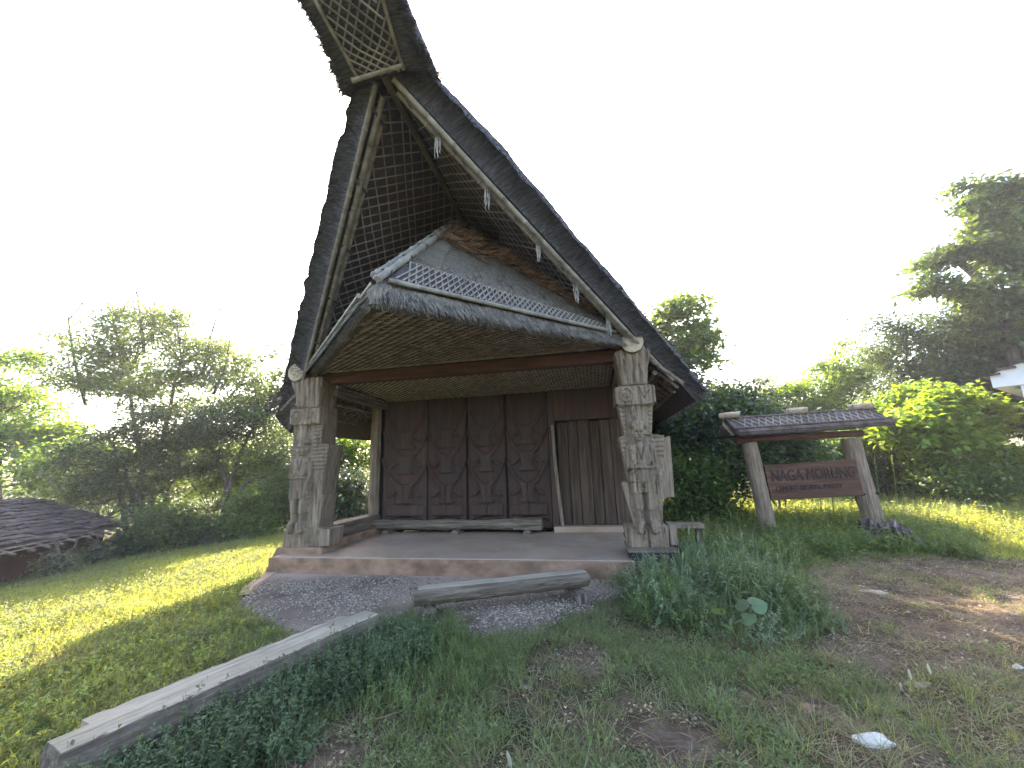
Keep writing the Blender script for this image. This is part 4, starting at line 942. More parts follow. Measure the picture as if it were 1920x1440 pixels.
def tree(name, label, cat, base, bl, n, size, aspect, lm, trunk_r=.12, clump=.22, cn=120, trunks=None, bark='bark', limbs=40, twigs=None, droop=.3, group=None, second=None, limb_r=.022):
    base = Vector(base); t = thing(name, label, cat, base, 0, group)
    B0 = np.array(base)
    n = int(n*(1.15 if name in ('umbrella_tree', 'forked_tree') else 1.7)); size = size*1.12
    pts, cl = blobs_points([(b_[0]-B0[0], b_[1]-B0[1], b_[2]-B0[2], *b_[3:]) for b_ in bl], n, clump, cn)
    zmin = -.1
    pts = pts[pts[:, 2] > zmin]
    if second:
        k = RNG.random(len(pts)) < second[1]; c2 = leaves('crown', pts[k], .6, size, aspect, M[second[0]], t, droop); pts = pts[~k]
    leaves('crown', pts, .6, size, aspect, M[lm], t, droop)
    mb = MB(); ends = []
    trunks = trunks or [[(0, 0, -.2), tuple(np.mean(cl, 0)*np.array([.6, .6, .55])), tuple(np.mean(cl, 0))]]
    for tr in trunks:
        P2 = []
        for i in range(len(tr)-1):
            for k in range(4):
                f = k/4; P2.append(np.array(tr[i])*(1-f)+np.array(tr[i+1])*f+RNG.normal(size=3)*.03*(i+f > 0))
        P2.append(np.array(tr[-1])); N = len(P2)
        mb.tube([tuple(p) for p in P2], [trunk_r*(1-.72*i/N) for i in range(N)], 8, noise=.06); ends.append(P2)
    allp = np.concatenate([np.array(p)[2:] for p in ends])
    for i in RNG.permutation(len(cl))[:limbs]:
        c = cl[i]; dd = np.linalg.norm(allp-c, axis=1)+.6*np.maximum(0, allp[:, 2]-c[2]); s = allp[dd.argmin()]
        mdp = (s+c)/2+np.array([0, 0, -.08*np.linalg.norm(c-s)])+RNG.normal(size=3)*.06
        q = (mdp+c)/2+RNG.normal(size=3)*.04
        mb.tube([tuple(s), tuple(mdp), tuple(q), tuple(c)], [limb_r*1.5, limb_r, limb_r*.7, limb_r*.35], 5)
    tk = mb.build('trunk', M[bark], t)
    if twigs:
        mb = MB()
        for tw in twigs:
            tw = [np.array(p)-B0 for p in tw]; mb.tube([tuple(p) for p in tw], [.065*(1-.7*i/(len(tw)-1)) for i in range(len(tw))], 5)
            for i in range(1, len(tw)):
                for _ in range(2):
                    f = random.random(); p = tw[i-1]*(1-f)+tw[i]*f; e = p+np.array([random.uniform(-.45, .45), random.uniform(-.2, .2), random.uniform(.15, .6)])
                    mb.tube([tuple(p), tuple((p+e)/2+RNG.normal(size=3)*.04), tuple(e)], [.024, .016, .008], 4)
        tag(mb.build('bare_twigs', M['bark'], t), kind='stuff')
    return t
def bb(lst, Y, sy=1.0, flat=1.0):
    """(px, py, rx_px, ry_px[, dY]) -> ellipsoid blobs in metres at distance Y"""
    out = []
    for e in lst:
        yy = Y+(e[4] if len(e) > 4 else 0); p = pix(e[0], e[1], yy); k = yy/FPX
        out.append((p.x, p.y, p.z, e[2]*k, (e[2]+e[3])/2*k*sy, e[3]*k*flat))
    return out
def gbase(px, py, Y): p = pix(px, py, Y); return (p.x, p.y, float(gz(p.x, p.y)))

# left: feathery tree with bare leaders
Y = 15.5; bs = gbase(270, 1000, Y)
rel = lambda px, py, yy: tuple(np.array(pix(px, py, yy))-np.array(bs))
tw = [[pix(*p, Y) for p in L_] for L_ in ([(160, 760), (140, 680), (128, 600), (158, 566)], [(250, 700), (215, 620), (210, 590), (192, 545)], [(215, 600), (245, 560)], [(270, 660), (262, 590), (255, 530)], [(380, 700), (395, 630), (412, 575)], [(400, 740), (425, 680), (432, 625)], [(285, 640), (290, 560)])]
tree('feathery_tree', 'tall airy feathery tree with bare leaders left of the house', 'tree', bs,
     bb([(200, 640, 60, 45), (250, 610, 55, 45), (320, 615, 62, 45), (350, 680, 70, 50), (150, 700, 60, 45), (230, 700, 80, 55), (300, 740, 100, 50), (420, 680, 55, 50), (470, 720, 55, 55), (130, 640, 26, 26), (500, 660, 24, 20)], Y, .9),
     15000, .20, .28, 'leaf_grey', .12, .26, 300, trunks=[[(0, 0, -.2), rel(262, 850, Y), rel(240, 700, Y)], [(.1, 0, -.2), rel(300, 850, Y), rel(340, 680, Y)], [(.1, .1, -.2), rel(340, 860, Y), rel(450, 720, Y)]], limbs=90, twigs=tw, droop=.15, second=('leaf_fresh', .35))
# left: dark umbrella tree in front of it
Y = 13.3; bs = gbase(255, 1020, Y)
tree('umbrella_tree', 'low dark spreading tree with leaning trunks beside the shed', 'tree', bs,
     bb([(330, 800, 110, 42), (240, 830, 90, 42), (160, 870, 70, 40), (410, 800, 60, 40), (200, 930, 60, 40), (280, 890, 90, 45, .3), (340, 860, 80, 40, .5), (150, 920, 45, 30)], Y, .9),
     26000, .11, .42, 'leaf_dark', .11, .17, 420, trunks=[[(.35, 0, -.2), rel(250, 950, Y), rel(235, 870, Y), rel(200, 820, Y)], [(.45, .1, -.2), rel(262, 930, Y), rel(270, 850, Y), rel(330, 800, Y)], [(-.05, .1, -.2), rel(225, 930, Y), rel(215, 860, Y)]], limbs=80, droop=.25, second=('leaf_grey', .25))
Y = 13.8; bs = gbase(418, 1000, Y)
tree('forked_tree', 'small tree with a dark forked trunk just left of the carved post', 'tree', bs,
     bb([(430, 790, 80, 40), (500, 770, 60, 50), (380, 840, 70, 40), (520, 840, 40, 50), (470, 850, 70, 40, .6), (540, 720, 30, 40), (465, 740, 50, 35)], Y, .9),
     15000, .12, .42, 'leaf_mid', .10, .2, 260, trunks=[[(0, 0, -.2), rel(422, 940, Y), rel(432, 905, Y), rel(450, 850, Y), rel(480, 790, Y)], [(0, 0, .5), rel(424, 900, Y), rel(405, 850, Y), rel(380, 820, Y)], [(0, 0, .6), rel(460, 905, Y), rel(505, 890, Y), rel(540, 850, Y)]], limbs=90, second=('leaf_dark', .4), limb_r=.026)
Y = 19; bs = gbase(20, 960, Y)
tree('bright_tree', 'bright yellow-green tree behind the shed at the left edge', 'tree', bs,
     bb([(20, 760, 70, 50), (90, 800, 55, 45), (40, 840, 80, 50), (20, 680, 60, 22), (-60, 780, 80, 90), (110, 850, 50, 40), (-80, 680, 70, 30)], Y, .8),
     16000, .20, .5, 'leaf_bright', .16, .3, 200, limbs=50, second=('leaf_fresh', .4))
# shrubs along the back of the left lawn
def shrub(px, py, Y, rx, ry, lm, n, size, label,  name='leafy_shrub', cat='shrub', asp=.5, grp='shrubs around the clearing', sec=None, extra=None, bpy_=None):
    bs = gbase(px, bpy_ or (py+ry), Y)
    bl = bb([(px, py, rx, ry)]+[(px+random.uniform(-.9, .9)*rx, py+random.uniform(-.75, .6)*ry, rx*random.uniform(.3, .55), ry*random.uniform(.3, .55)) for _ in range(6)]+(extra or []), Y, .8)
    return tree(name, label, cat, bs, bl, n, size, asp, lm, .04, .24*rx/60, 120, limbs=30, group=grp, second=sec, limb_r=.012,
         trunks=[[(random.uniform(-.2, .2), 0, -.1), (random.uniform(-.3, .3), 0, .5), (random.uniform(-.5, .5), .1, .9)] for _ in range(3)])
shrub(330, 985, 12.9, 70, 34, 'leaf_mid', 5000, .10, 'mid-green shrub on the lawn edge below the umbrella tree', sec=('leaf_grey', .3))
shrub(240, 1025, 12.6, 50, 22, 'leaf_deep', 3000, .09, 'low dark shrub between the shed corner and the leaning trunks')
shrub(400, 1010, 13, 50, 24, 'leaf_dark', 3000, .09, 'low dark shrub at the foot of the forked tree')
shrub(480, 965, 13.2, 55, 45, 'leaf_fresh', 5000, .11, 'fresh green shrub right of the forked tree trunk', sec=('leaf_mid', .5))
shrub(545, 930, 13.5, 45, 60, 'leaf_mid', 5000, .11, 'leafy shrub close behind the left carved post')
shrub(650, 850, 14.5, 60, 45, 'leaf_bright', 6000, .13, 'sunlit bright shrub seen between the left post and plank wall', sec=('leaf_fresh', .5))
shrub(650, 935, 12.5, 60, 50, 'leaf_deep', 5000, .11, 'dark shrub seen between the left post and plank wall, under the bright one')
shrub(105, 1058, 9.7, 30, 24, 'leaf_grey', 400, .12, 'sprawling grey weed bush in front of the shed wall', asp=.2)
shrub(175, 1035, 11.2, 30, 14, 'leaf_grey', 500, .10, 'small grey weed bush at the right end of the shed wall', asp=.25)
shrub(555, 850, 16, 60, 60, 'leaf_fresh', 6000, .14, 'light green shrub further back behind the left carved post')
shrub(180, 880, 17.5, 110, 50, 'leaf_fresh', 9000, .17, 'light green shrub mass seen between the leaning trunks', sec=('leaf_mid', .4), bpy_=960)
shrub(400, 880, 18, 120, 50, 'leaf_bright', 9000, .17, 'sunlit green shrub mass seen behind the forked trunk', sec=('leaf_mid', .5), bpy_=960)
# right
Y = 13; bs = gbase(1215, 940, Y)
rel = lambda px, py, yy: tuple(np.array(pix(px, py, yy))-np.array(bs))
tree('round_tree', 'round-leaved tree rising just right of the house roof', 'tree', bs,
     bb([(1255, 592, 40, 28), (1290, 575, 36, 24), (1300, 640, 40, 32), (1325, 680, 24, 24), (1240, 650, 40, 40), (1270, 700, 40, 40), (1190, 660, 40, 40), (1310, 620, 25, 20), (1100, 610, 60, 45), (1060, 570, 60, 45), (1050, 640, 60, 50), (1150, 700, 70, 50), (1000, 560, 50, 50)], Y, 1.3),
     12000, .17, .62, 'leaf_mid', .16, .20, 260, trunks=[[(0, 0, -.2), rel(1215, 760, Y), rel(1245, 640, Y)], [(0, 0, 1), rel(1240, 720, Y), rel(1300, 640, Y)], [(0, 0, 1), rel(1190, 720, Y), rel(1110, 600, Y)]], limbs=90, second=('leaf_fresh', .3))
Y = 18; bs = gbase(1560, 880, Y)
tree('acacia_tree', 'sunlit pale green feathery tree behind the roofed sign', 'tree', bs,
     bb([(1600, 690, 55, 35), (1550, 720, 60, 40), (1490, 755, 55, 38), (1620, 740, 60, 50), (1540, 790, 90, 45), (1450, 790, 45, 32), (1640, 680, 30, 26), (1580, 650, 24, 16)], Y, .9),
     16000, .17, .4, 'leaf_bright', .12, .26, 260, limbs=50, second=('leaf_fresh', .35), droop=.1)
Y = 14.0; bs = gbase(1790, 900, Y)
rel = lambda px, py, yy: tuple(np.array(pix(px, py, yy))-np.array(bs))
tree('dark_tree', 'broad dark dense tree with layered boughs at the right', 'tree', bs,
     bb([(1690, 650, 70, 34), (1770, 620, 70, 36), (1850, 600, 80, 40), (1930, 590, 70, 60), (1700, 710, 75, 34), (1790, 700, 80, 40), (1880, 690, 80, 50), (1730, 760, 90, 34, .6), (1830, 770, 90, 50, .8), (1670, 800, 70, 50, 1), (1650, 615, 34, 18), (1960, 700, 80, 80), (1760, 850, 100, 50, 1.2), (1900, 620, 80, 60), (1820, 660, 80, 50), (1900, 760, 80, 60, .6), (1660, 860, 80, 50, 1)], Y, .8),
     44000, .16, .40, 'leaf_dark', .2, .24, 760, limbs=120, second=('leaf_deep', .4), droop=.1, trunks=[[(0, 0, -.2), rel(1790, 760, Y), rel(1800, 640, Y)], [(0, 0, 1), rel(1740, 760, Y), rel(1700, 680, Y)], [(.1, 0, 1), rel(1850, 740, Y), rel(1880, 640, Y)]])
Y = 13; bs = gbase(1935, 900, Y)
rel = lambda px, py, yy: tuple(np.array(pix(px, py, yy))-np.array(bs))
tree('tall_tree', 'tallest tree with large drooping leaves at the upper right edge', 'tree', bs,
     bb([(1860, 370, 50, 36), (1820, 400, 40, 34), (1905, 360, 40, 34), (1880, 430, 60, 40), (1790, 470, 52, 26), (1745, 490, 40, 18), (1840, 480, 50, 34), (1900, 500, 60, 40), (1760, 530, 45, 22), (1830, 550, 60, 30), (1910, 570, 60, 40), (1960, 440, 60, 80), (1800, 350, 20, 14), (1720, 540, 18, 10), (1975, 560, 60, 60), (1890, 620, 60, 40), (1940, 650, 60, 40)], Y, .8),
     11000, .24, .42, 'leaf_mid', .2, .2, 240, limbs=110, second=('leaf_deep', .4), droop=.45, trunks=[[(.3, 0, -.2), rel(1940, 700, Y), rel(1900, 500, Y), rel(1870, 400, Y)], [(.3, 0, 2.5), rel(1880, 560, Y), rel(1800, 490, Y), rel(1750, 490, Y)], [(.3, 0, 3), rel(1930, 480, Y), rel(1910, 380, Y)]])
Y = 10.8
shrub(1765, 820, Y, 50, 60, 'leaf_bright', 6500, .18, 'brightest lime green bush against the white building', asp=.55, extra=[(1830, 770, 34, 28), (1780, 745, 40, 18), (1830, 830, 34, 40), (1700, 810, 36, 30), (1850, 870, 30, 36)])
shrub(1730, 760, 11.8, 50, 34, 'leaf_fresh', 4500, .14, 'fresh green bush in front of the dark tree', sec=('leaf_bright', .4), bpy_=900)
shrub(1840, 900, 10.4, 80, 30, 'leaf_fresh', 5000, .10, 'low green bush under the lime bush at the right edge', sec=('leaf_mid', .5))
shrub(1690, 880, 12.5, 60, 40, 'leaf_mid', 4500, .11, 'mid-green shrub right of the sign roof end', sec=('leaf_grey', .4))
shrub(1270, 800, 12.5, 60, 50, 'leaf_mid', 7000, .13, 'blue-green shrub close to the right eave of the house', sec=('leaf_deep', .4), extra=[(1300, 760, 40, 30), (1240, 850, 40, 50)], bpy_=900)
shrub(1350, 800, 10.2, 70, 70, 'leaf_deep', 9000, .12, 'dark round-leaved shrub left of the sign post', sec=('leaf_mid', .3), bpy_=945, extra=[(1300, 790, 40, 50), (1400, 780, 50, 50), (1350, 880, 70, 50)])
shrub(1300, 900, 9.6, 60, 50, 'leaf_mid', 7000, .09, 'soft green bush between the right carved post and the sign', sec=('leaf_fresh', .3), extra=[(1260, 940, 40, 40), (1340, 960, 40, 40)], bpy_=1010)
shrub(1455, 820, 10.8, 60, 50, 'leaf_deep', 7000, .12, 'dark shrub seen through the left half of the sign frame', bpy_=930, sec=('leaf_mid', .4))
shrub(1540, 850, 13, 70, 40, 'leaf_mid', 6000, .13, 'shrub seen over the board through the sign frame', bpy_=930, sec=('leaf_fresh', .4))
shrub(1600, 900, 14, 90, 40, 'leaf_fresh', 6000, .13, 'green shrub directly behind the sign board', bpy_=930)
shrub(1660, 800, 12.2, 50, 40, 'leaf_bright', 4500, .14, 'light green bush just over the right end of the sign roof', sec=('leaf_fresh', .4), bpy_=940)
shrub(1395, 745, 18, 60, 30, 'leaf_grey', 1800, .16, 'thin pale shrub rising between the house and the acacia', asp=.3, bpy_=860)
shrub(1440, 720, 19, 30, 26, 'leaf_grey', 700, .16, 'sparse wispy shrub top on the skyline', asp=.3, bpy_=860)
shrub(1330, 780, 17, 60, 40, 'leaf_mid', 5000, .18, 'distant green shrub behind the right eave', bpy_=860)
# far wood filling the horizon behind everything
bl = []
for i in range(46):
    a = -1.25+2.5*i/45; rr = 34+random.uniform(-4, 6); x = rr*math.sin(a); y = rr*math.cos(a)*.9+3; h = random.uniform(2.0, 3.6)
    bl.append((x, y, float(gz(x, y))+h*.45, 2.6, 2.0, h*.55))
pts, cl = blobs_points(bl, 42000, .5, 900)
o = leaves('far_wood', pts, .6, .34, .55, M['leaf_mid'], None); tag(o, 'far belt of woodland beyond the lawn', 'woodland', kind='stuff')

# ================================================================== grass and weeds (instanced tufts, one object per kind)
def blade(mb, b_, d, l, w_, bend):
    d = Vector(d).normalized(); s = d.cross(Vector((0, 0, 1)));  s = (s if s.length > .01 else Vector((1, 0, 0))).normalized(); s.rotate(Matrix.Rotation(random.uniform(-.8, .8), 3, 'Z'))
    out = Vector((d.x, d.y, 0)); pts = []
    for t in (0, .35, .7, 1): pts.append(Vector(b_)+d*l*t+out*bend*l*t*t-Vector((0, 0, bend*l*t*t*.45)))
    V = []
    for p, q in zip(pts[:3], (1, .9, .55)): V += [p-s*w_*q/2, p+s*w_*q/2]
    V.append(pts[3]); mb.add(V, [(0, 1, 3, 2), (2, 3, 5, 4), (4, 5, 6)])
def leaf(mb, b_, d, l, w_):
    d = Vector(d).normalized(); s = d.cross(Vector((random.uniform(-.4, .4), random.uniform(-.4, .4), 1))).normalized(); n = s.cross(d)
    b_ = Vector(b_); mb.add([b_, b_+d*l*.45+s*w_/2+n*w_*.15, b_+d*l, b_+d*l*.45-s*w_/2+n*w_*.15], [(0, 1, 2, 3)])
def rdir(el0, el1):
    a = random.uniform(0, 6.28); e = random.uniform(el0, el1); return Vector((math.cos(a)*math.cos(e), math.sin(a)*math.cos(e), math.sin(e)))
def v_grass(n, l, w_, spread, e0=.5, e1=1.4, bend=.35):
    mb = MB()
    for _ in range(n): blade(mb, (random.gauss(0, spread), random.gauss(0, spread), -.01), rdir(e0, e1), l*random.uniform(.5, 1.2), w_, bend*random.uniform(.3, 1.5))
    return mb
def v_weed(stems, h, ll, lw, nl, spread, side=.6):
    mb = MB()
    for _ in range(stems):
        b_ = Vector((random.gauss(0, spread), random.gauss(0, spread), -.01)); d = rdir(.9, 1.5); hh = h*random.uniform(.5, 1.1)
        mb.tube([b_, b_+d*hh*.5+Vector((0, 0, 0)), b_+d*hh+rdir(.0, 1)*hh*.1], [.0025, .002, .001], 3, cap=False)
        for i in range(nl):
            t = random.uniform(.12, 1); leaf(mb, b_+d*hh*t, rdir(-.2, .8), ll*random.uniform(.5, 1.2)*(1.1-.5*t), lw)
    return mb
def v_creep(n, r_, l, w_):
    mb = MB()
    for _ in range(n):
        a = random.uniform(0, 6.28); q = r_*random.random()**.5; leaf(mb, (q*math.cos(a), q*math.sin(a), random.uniform(.003, .03)), rdir(-.1, .7), l*random.uniform(.5, 1.2), w_)
    return mb
def v_head(h):
    mb = MB(); d = rdir(1.1, 1.5); mb.tube([(0, 0, 0), d*h*.6, d*h], [.0022, .0018, .0014], 3, cap=False)
    e = d*h; mb.tube([e, e+d*.02, e+d*.05, e+d*.062], [.002, .006, .005, .001], 5); return mb
def mk(mbs, m_, nm):
    out = []
    for i, mb in enumerate(mbs):
        me = bpy.data.meshes.new(nm); me.from_pydata(mb.v, [], mb.f); me.materials.append(m_); out.append(bpy.data.objects.new(nm, me))
    return out
def scatter(name, label, cat, protos, X, Y, scl, Z=None, tilt=.15):
    n = len(X); Z = gz(X, Y) if Z is None else Z
    me = bpy.data.meshes.new(name); me.vertices.add(n); me.vertices.foreach_set('co', np.stack([X, Y, Z], -1).astype(np.float32).ravel())
    rot = np.stack([RNG.normal(size=n)*tilt, RNG.normal(size=n)*tilt, RNG.uniform(0, 6.28, n)], -1)
    me.attributes.new('rot', 'FLOAT_VECTOR', 'POINT').data.foreach_set('vector', rot.astype(np.float32).ravel())
    me.attributes.new('scl', 'FLOAT', 'POINT').data.foreach_set('value', np.asarray(scl, np.float32))
    me.attributes.new('pick', 'INT', 'POINT').data.foreach_set('value', RNG.integers(0, len(protos), n).astype(np.int32))
    o = bpy.data.objects.new(name, me); COL.objects.link(o); tag(o, label, cat, kind='stuff')
    c = bpy.data.collections.new(name+'_kinds')
    for p in protos: c.objects.link(p)
    ng = bpy.data.node_groups.new(name, 'GeometryNodeTree'); ng.interface.new_socket('Geometry', in_out='INPUT', socket_type='NodeSocketGeometry'); ng.interface.new_socket('Geometry', in_out='OUTPUT', socket_type='NodeSocketGeometry')
    gi = ng.nodes.new('NodeGroupInput'); go = ng.nodes.new('NodeGroupOutput'); ci = ng.nodes.new('GeometryNodeCollectionInfo'); ci.inputs[0].default_value = c; ci.inputs[1].default_value = True; ci.inputs[2].default_value = True
    ip = ng.nodes.new('GeometryNodeInstanceOnPoints'); ip.inputs['Pick Instance'].default_value = True
    def na(n_, ty): q = ng.nodes.new('GeometryNodeInputNamedAttribute'); q.data_type = ty; q.inputs[0].default_value = n_; return q.outputs[0]
    er = ng.nodes.new('FunctionNodeEulerToRotation'); ng.links.new(na('rot', 'FLOAT_VECTOR'), er.inputs[0])
    ng.links.new(gi.outputs[0], ip.inputs['Points']); ng.links.new(ci.outputs[0], ip.inputs['Instance']); ng.links.new(na('pick', 'INT'), ip.inputs['Instance Index'])
    ng.links.new(er.outputs[0], ip.inputs['Rotation']); ng.links.new(na('scl', 'FLOAT'), ip.inputs['Scale']); ng.links.new(ip.outputs[0], go.inputs[0])
    md = o.modifiers.new('scatter', 'NODES'); md.node_group = ng
    return o
HP = [(-4.1, 6.2), (1.9, 5.2), (2.9, 6.6)]
def blocked(x, y):
    bx, by = to_b(x, y)
    h = (np.abs(bx+.05) < 3.05) & (by > -.45)
    log = np.zeros_like(h)
    lx = np.array([-2.36, 2.32]); ly = np.array([-1.40, 4.12]); dd = (ly-lx)/np.linalg.norm(ly-lx); t_ = (x-lx[0])*dd[0]+(y-lx[1])*dd[1]; s_ = -(x-lx[0])*dd[1]+(y-lx[1])*dd[0]
    log = (t_ > -.02) & (t_ < 2.06) & (s_ > -.13) & (s_ < .22)
    return h | log
def inview(x, y):      # rough visible wedge, generous
    return (np.abs(x) < 1.5*y+1.5) & (y > 1.7)
def spread(n, x0, x1, y0, y1, dens):
    X = RNG.uniform(x0, x1, n); Y = RNG.uniform(y0, y1, n); p = dens(X, Y)
    k = (RNG.random(n) < p) & ~blocked(X, Y) & inview(X, Y); return X[k], Y[k]
PP = lambda x, y: pdist(x, y, PAVE)
def near_dens(x, y):     # short grass of the foreground
    d = (1-.93*dirtmask(x, y))*sst(.10, -.12, PP(x, y)+.25*(fbm(x*3, y*3, 9)-.5))
    return np.clip(d*(.12+.9*sst(-.5, -.1, PP(x, y))*sst(.2, 0, PP(x, y))+1.25*sst(.40, .66, fbm(x*2.2, y*2.2, 51))), 0, 1)
# foreground grass
pr = mk([v_grass(22, .07, .0035, .03, .1, 1.2, .5), v_grass(26, .06, .003, .04, .05, .9, .6), v_grass(16, .10, .0035, .02, .4, 1.3, .5)], M['grass_green'], 'grass_tuft')
X, Y_ = spread(46000, -4.5, 6, 1.9, 7.6, near_dens); scatter('short_grass', 'short trodden green grass over the shaded foreground', 'grass', pr, X, Y_, RNG.uniform(.6, 1.5, len(X)))
pr = mk([v_grass(14, .08, .003, .04, .0, .7, .5), v_grass(14, .10, .003, .05, .0, .5, .4)], M['grass_dry'], 'dry_tuft')
X, Y_ = spread(20000, -4.5, 7, 1.9, 7.6, lambda x, y: np.clip(.45+1.6*sst(.42, .66, fbm(x*1.7, y*1.7, 61)), 0, 1)*sst(.05, -.15, PP(x, y))); scatter('dry_grass', 'dry straw-coloured grass lying flat between the green', 'dry grass', pr, X, Y_, RNG.uniform(.6, 1.4, len(X)))
pr = mk([v_creep(34, .06, .018, .012), v_creep(26, .07, .022, .010), v_weed(4, .09, .03, .010, 9, .03)], M['weed_green'], 'creeper')
X, Y_ = spread(22000, -4.5, 6.5, 1.9, 7.8, lambda x, y: near_dens(x, y)*.15+near_dens(x, y)*.85*sst(.45, .6, fbm(x*1.4+5, y*1.4, 71))); scatter('creeping_weeds', 'small-leaved creeping weeds in the foreground turf', 'weeds', pr, X, Y_, RNG.uniform(.6, 1.5, len(X)))
# sunlit lawn on the left and grass right
def lawn_l(x, y): return sst(-2.2, -3.0, x+.25*(y-3.2)*0)*(.55+.6*fbm(x*1.5, y*1.5, 33))*(1-.6*dirtmask(x, y))*sst(.05, -.1, PP(x, y))
pr = mk([v_grass(24, .11, .005, .05, .3, 1.3, .5), v_grass(24, .09, .005, .06, .1, 1.1, .5), v_weed(6, .12, .035, .014, 8, .05)], M['grass_sun_yellow'], 'lawn_tuft')
X, Y_ = spread(42000, -12, -2, 2.2, 13.5, lawn_l); scatter('lawn_grass', 'yellow-green grass of the sloping lawn on the left', 'grass', pr, X, Y_, RNG.uniform(.6, 1.6, len(X)))
pr = mk([v_grass(26, .14, .006, .07, .3, 1.3, .5), v_weed(8, .18, .05, .02, 8, .07)], M['grass_green'], 'lawn_tuft')
X, Y_ = spread(13000, -12, -2, 2.2, 14.5, lambda x, y: lawn_l(x, y)*sst(.4, .6, fbm(x*.9, y*.9, 37))); scatter('lawn_weeds', 'darker green weeds patching the left lawn', 'weeds', pr, X, Y_, RNG.uniform(.6, 1.5, len(X)))
def right_d(x, y): return sst(0, -.35, pdist(x, y, DIRT)+.3*(fbm(x*3, y*3, 9)-.5))*sst(2.7, 3.2, x)*sst(5.8, 6.4, y)*(.5+.7*fbm(x*1.2, y*1.2, 35))
pr = mk([v_grass(22, .20, .008, .08, .5, 1.4, .45), v_grass(22, .15, .007, .08, .3, 1.3, .5), v_weed(9, .26, .06, .024, 10, .08)], M['grass_sun_yellow'], 'meadow_tuft')
X, Y_ = spread(36000, 2.7, 17, 5.8, 14.5, lambda x, y: right_d(x, y)*.8); scatter('meadow_grass', 'rank yellow-green grass around and behind the sign', 'grass', pr, X, Y_, RNG.uniform(.6, 1.5, len(X))*(.45+.7*sst(6.8, 9, Y_)))
pr = mk([v_weed(10, .34, .05, .022, 14, .09), v_weed(8, .28, .07, .03, 10, .08)], M['weed_green'], 'meadow_weed')
X, Y_ = spread(9000, 2.7, 14, 6.3, 13, lambda x, y: right_d(x, y)*sst(.42, .58, fbm(x*.9, y*.9, 39))); scatter('meadow_weeds', 'leafy green weeds around the sign posts', 'weeds', pr, X, Y_, RNG.uniform(.6, 1.4, len(X)))
# tall rank stems, right meadow
pr = mk([v_grass(16, .6, .010, .08, .9, 1.5, .3), v_grass(12, .75, .010, .06, 1.0, 1.5, .3)], M['weed_pale'], 'tall_grass_tuft')
X, Y_ = spread(1500, 5.5, 15, 8.8, 12.5, lambda x, y: .25+.6*(fbm(x, y, 81) > .5)); scatter('tall_grass', 'tall pale grass standing beyond the sign', 'tall grass', pr, X, Y_, RNG.uniform(.5, 1.1, len(X)))

# weed thickets: by the log, by the bench end, and the big one at right of centre
def thick(cx, cy, rx, ry, seed): return lambda x, y: sst(1.15, .5, np.hypot((x-cx)/rx, (y-cy)/ry)+.5*(fbm(x*2, y*2, seed)-.5))
LG = [(-2.3, 2.2), (-1.9, 2.9), (-1.55, 3.4), (-1.25, 3.9)]
def along(x, y):
    lx = np.array([-2.36, 2.32]); ly = np.array([-1.40, 4.12]); dd = (ly-lx)/np.linalg.norm(ly-lx); t_ = (x-lx[0])*dd[0]+(y-lx[1])*dd[1]; s_ = (x-lx[0])*dd[1]-(y-lx[1])*dd[0]
    return sst(-.3, .1, t_)*sst(2.5, 2.1, t_)*sst(.1, .16, s_)*sst(.85, .35, s_+.4*(fbm(x*2, y*2, 3)-.5))
pr = mk([v_weed(7, .26, .05, .02, 12, .05), v_weed(6, .20, .06, .026, 9, .05), v_weed(8, .28, .04, .012, 16, .05)], M['weed_dark'], 'log_weed')
X, Y_ = spread(5200, -2.8, .1, 1.9, 4.8, along); scatter('log_weeds', 'dark leafy weeds crowding the lower side of the hewn log', 'weeds', pr, X, Y_, RNG.uniform(.5, 1.15, len(X)))
pr = mk([v_weed(6, .28, .035, .010, 18, .05), v_grass(12, .24, .005, .04, .5, 1.4, .5)], M['weed_green'], 'log_weed')
X, Y_ = spread(4200, -2.8, .5, 1.9, 4.8, lambda x, y: np.clip(along(x, y)*.6+thick(-1.0, 4.25, .55, .45, 8)(x, y)+.5*thick(-.7, 3.5, .8, .6, 8)(x, y), 0, 1)); scatter('bench_weeds', 'mid-green weeds between the hewn log and the bench', 'weeds', pr, X, Y_, RNG.uniform(.45, 1.05, len(X)))
big = lambda x, y: np.clip(thick(2.25, 4.55, .85, .75, 6)(x, y)+thick(1.9, 5.3, .7, .7, 6)(x, y)+.8*thick(2.9, 6.5, .9, 1.0, 7)(x, y), 0, 1)
pr = mk([v_weed(9, .42, .05, .010, 26, .08), v_weed(8, .36, .04, .012, 26, .08), v_weed(9, .30, .06, .014, 20, .09)], M['weed_green'], 'thicket_weed')
X, Y_ = spread(2500, .8, 4.2, 3.4, 7.6, big); scatter('thicket_weeds', 'waist-high feathery green weeds right of centre', 'weeds', pr, X, Y_, RNG.uniform(.35, 1.0, len(X))*(.55+.9*sst(.35, .65, fbm(X*2.6, Y_*2.6, 14))), tilt=.28)
pr = mk([v_weed(7, .40, .045, .012, 26, .07), v_weed(7, .32, .035, .016, 24, .07), v_head(.45)], M['weed_pale'], 'thicket_weed')
X, Y_ = spread(3400, .8, 4.2, 3.4, 7.6, big); scatter('pale_weeds', 'pale flowering tips among the feathery weeds', 'weeds', pr, X, Y_, RNG.uniform(.45, 1.1, len(X))*(.6+.8*sst(.35, .65, fbm(X*2.6, Y_*2.6, 14))), tilt=.3)
pr = mk([v_grass(14, .24, .0045, .03, .6, 1.4, .5), v_grass(12, .20, .0045, .03, .4, 1.3, .6)], M['grass_green'], 'long_tuft')
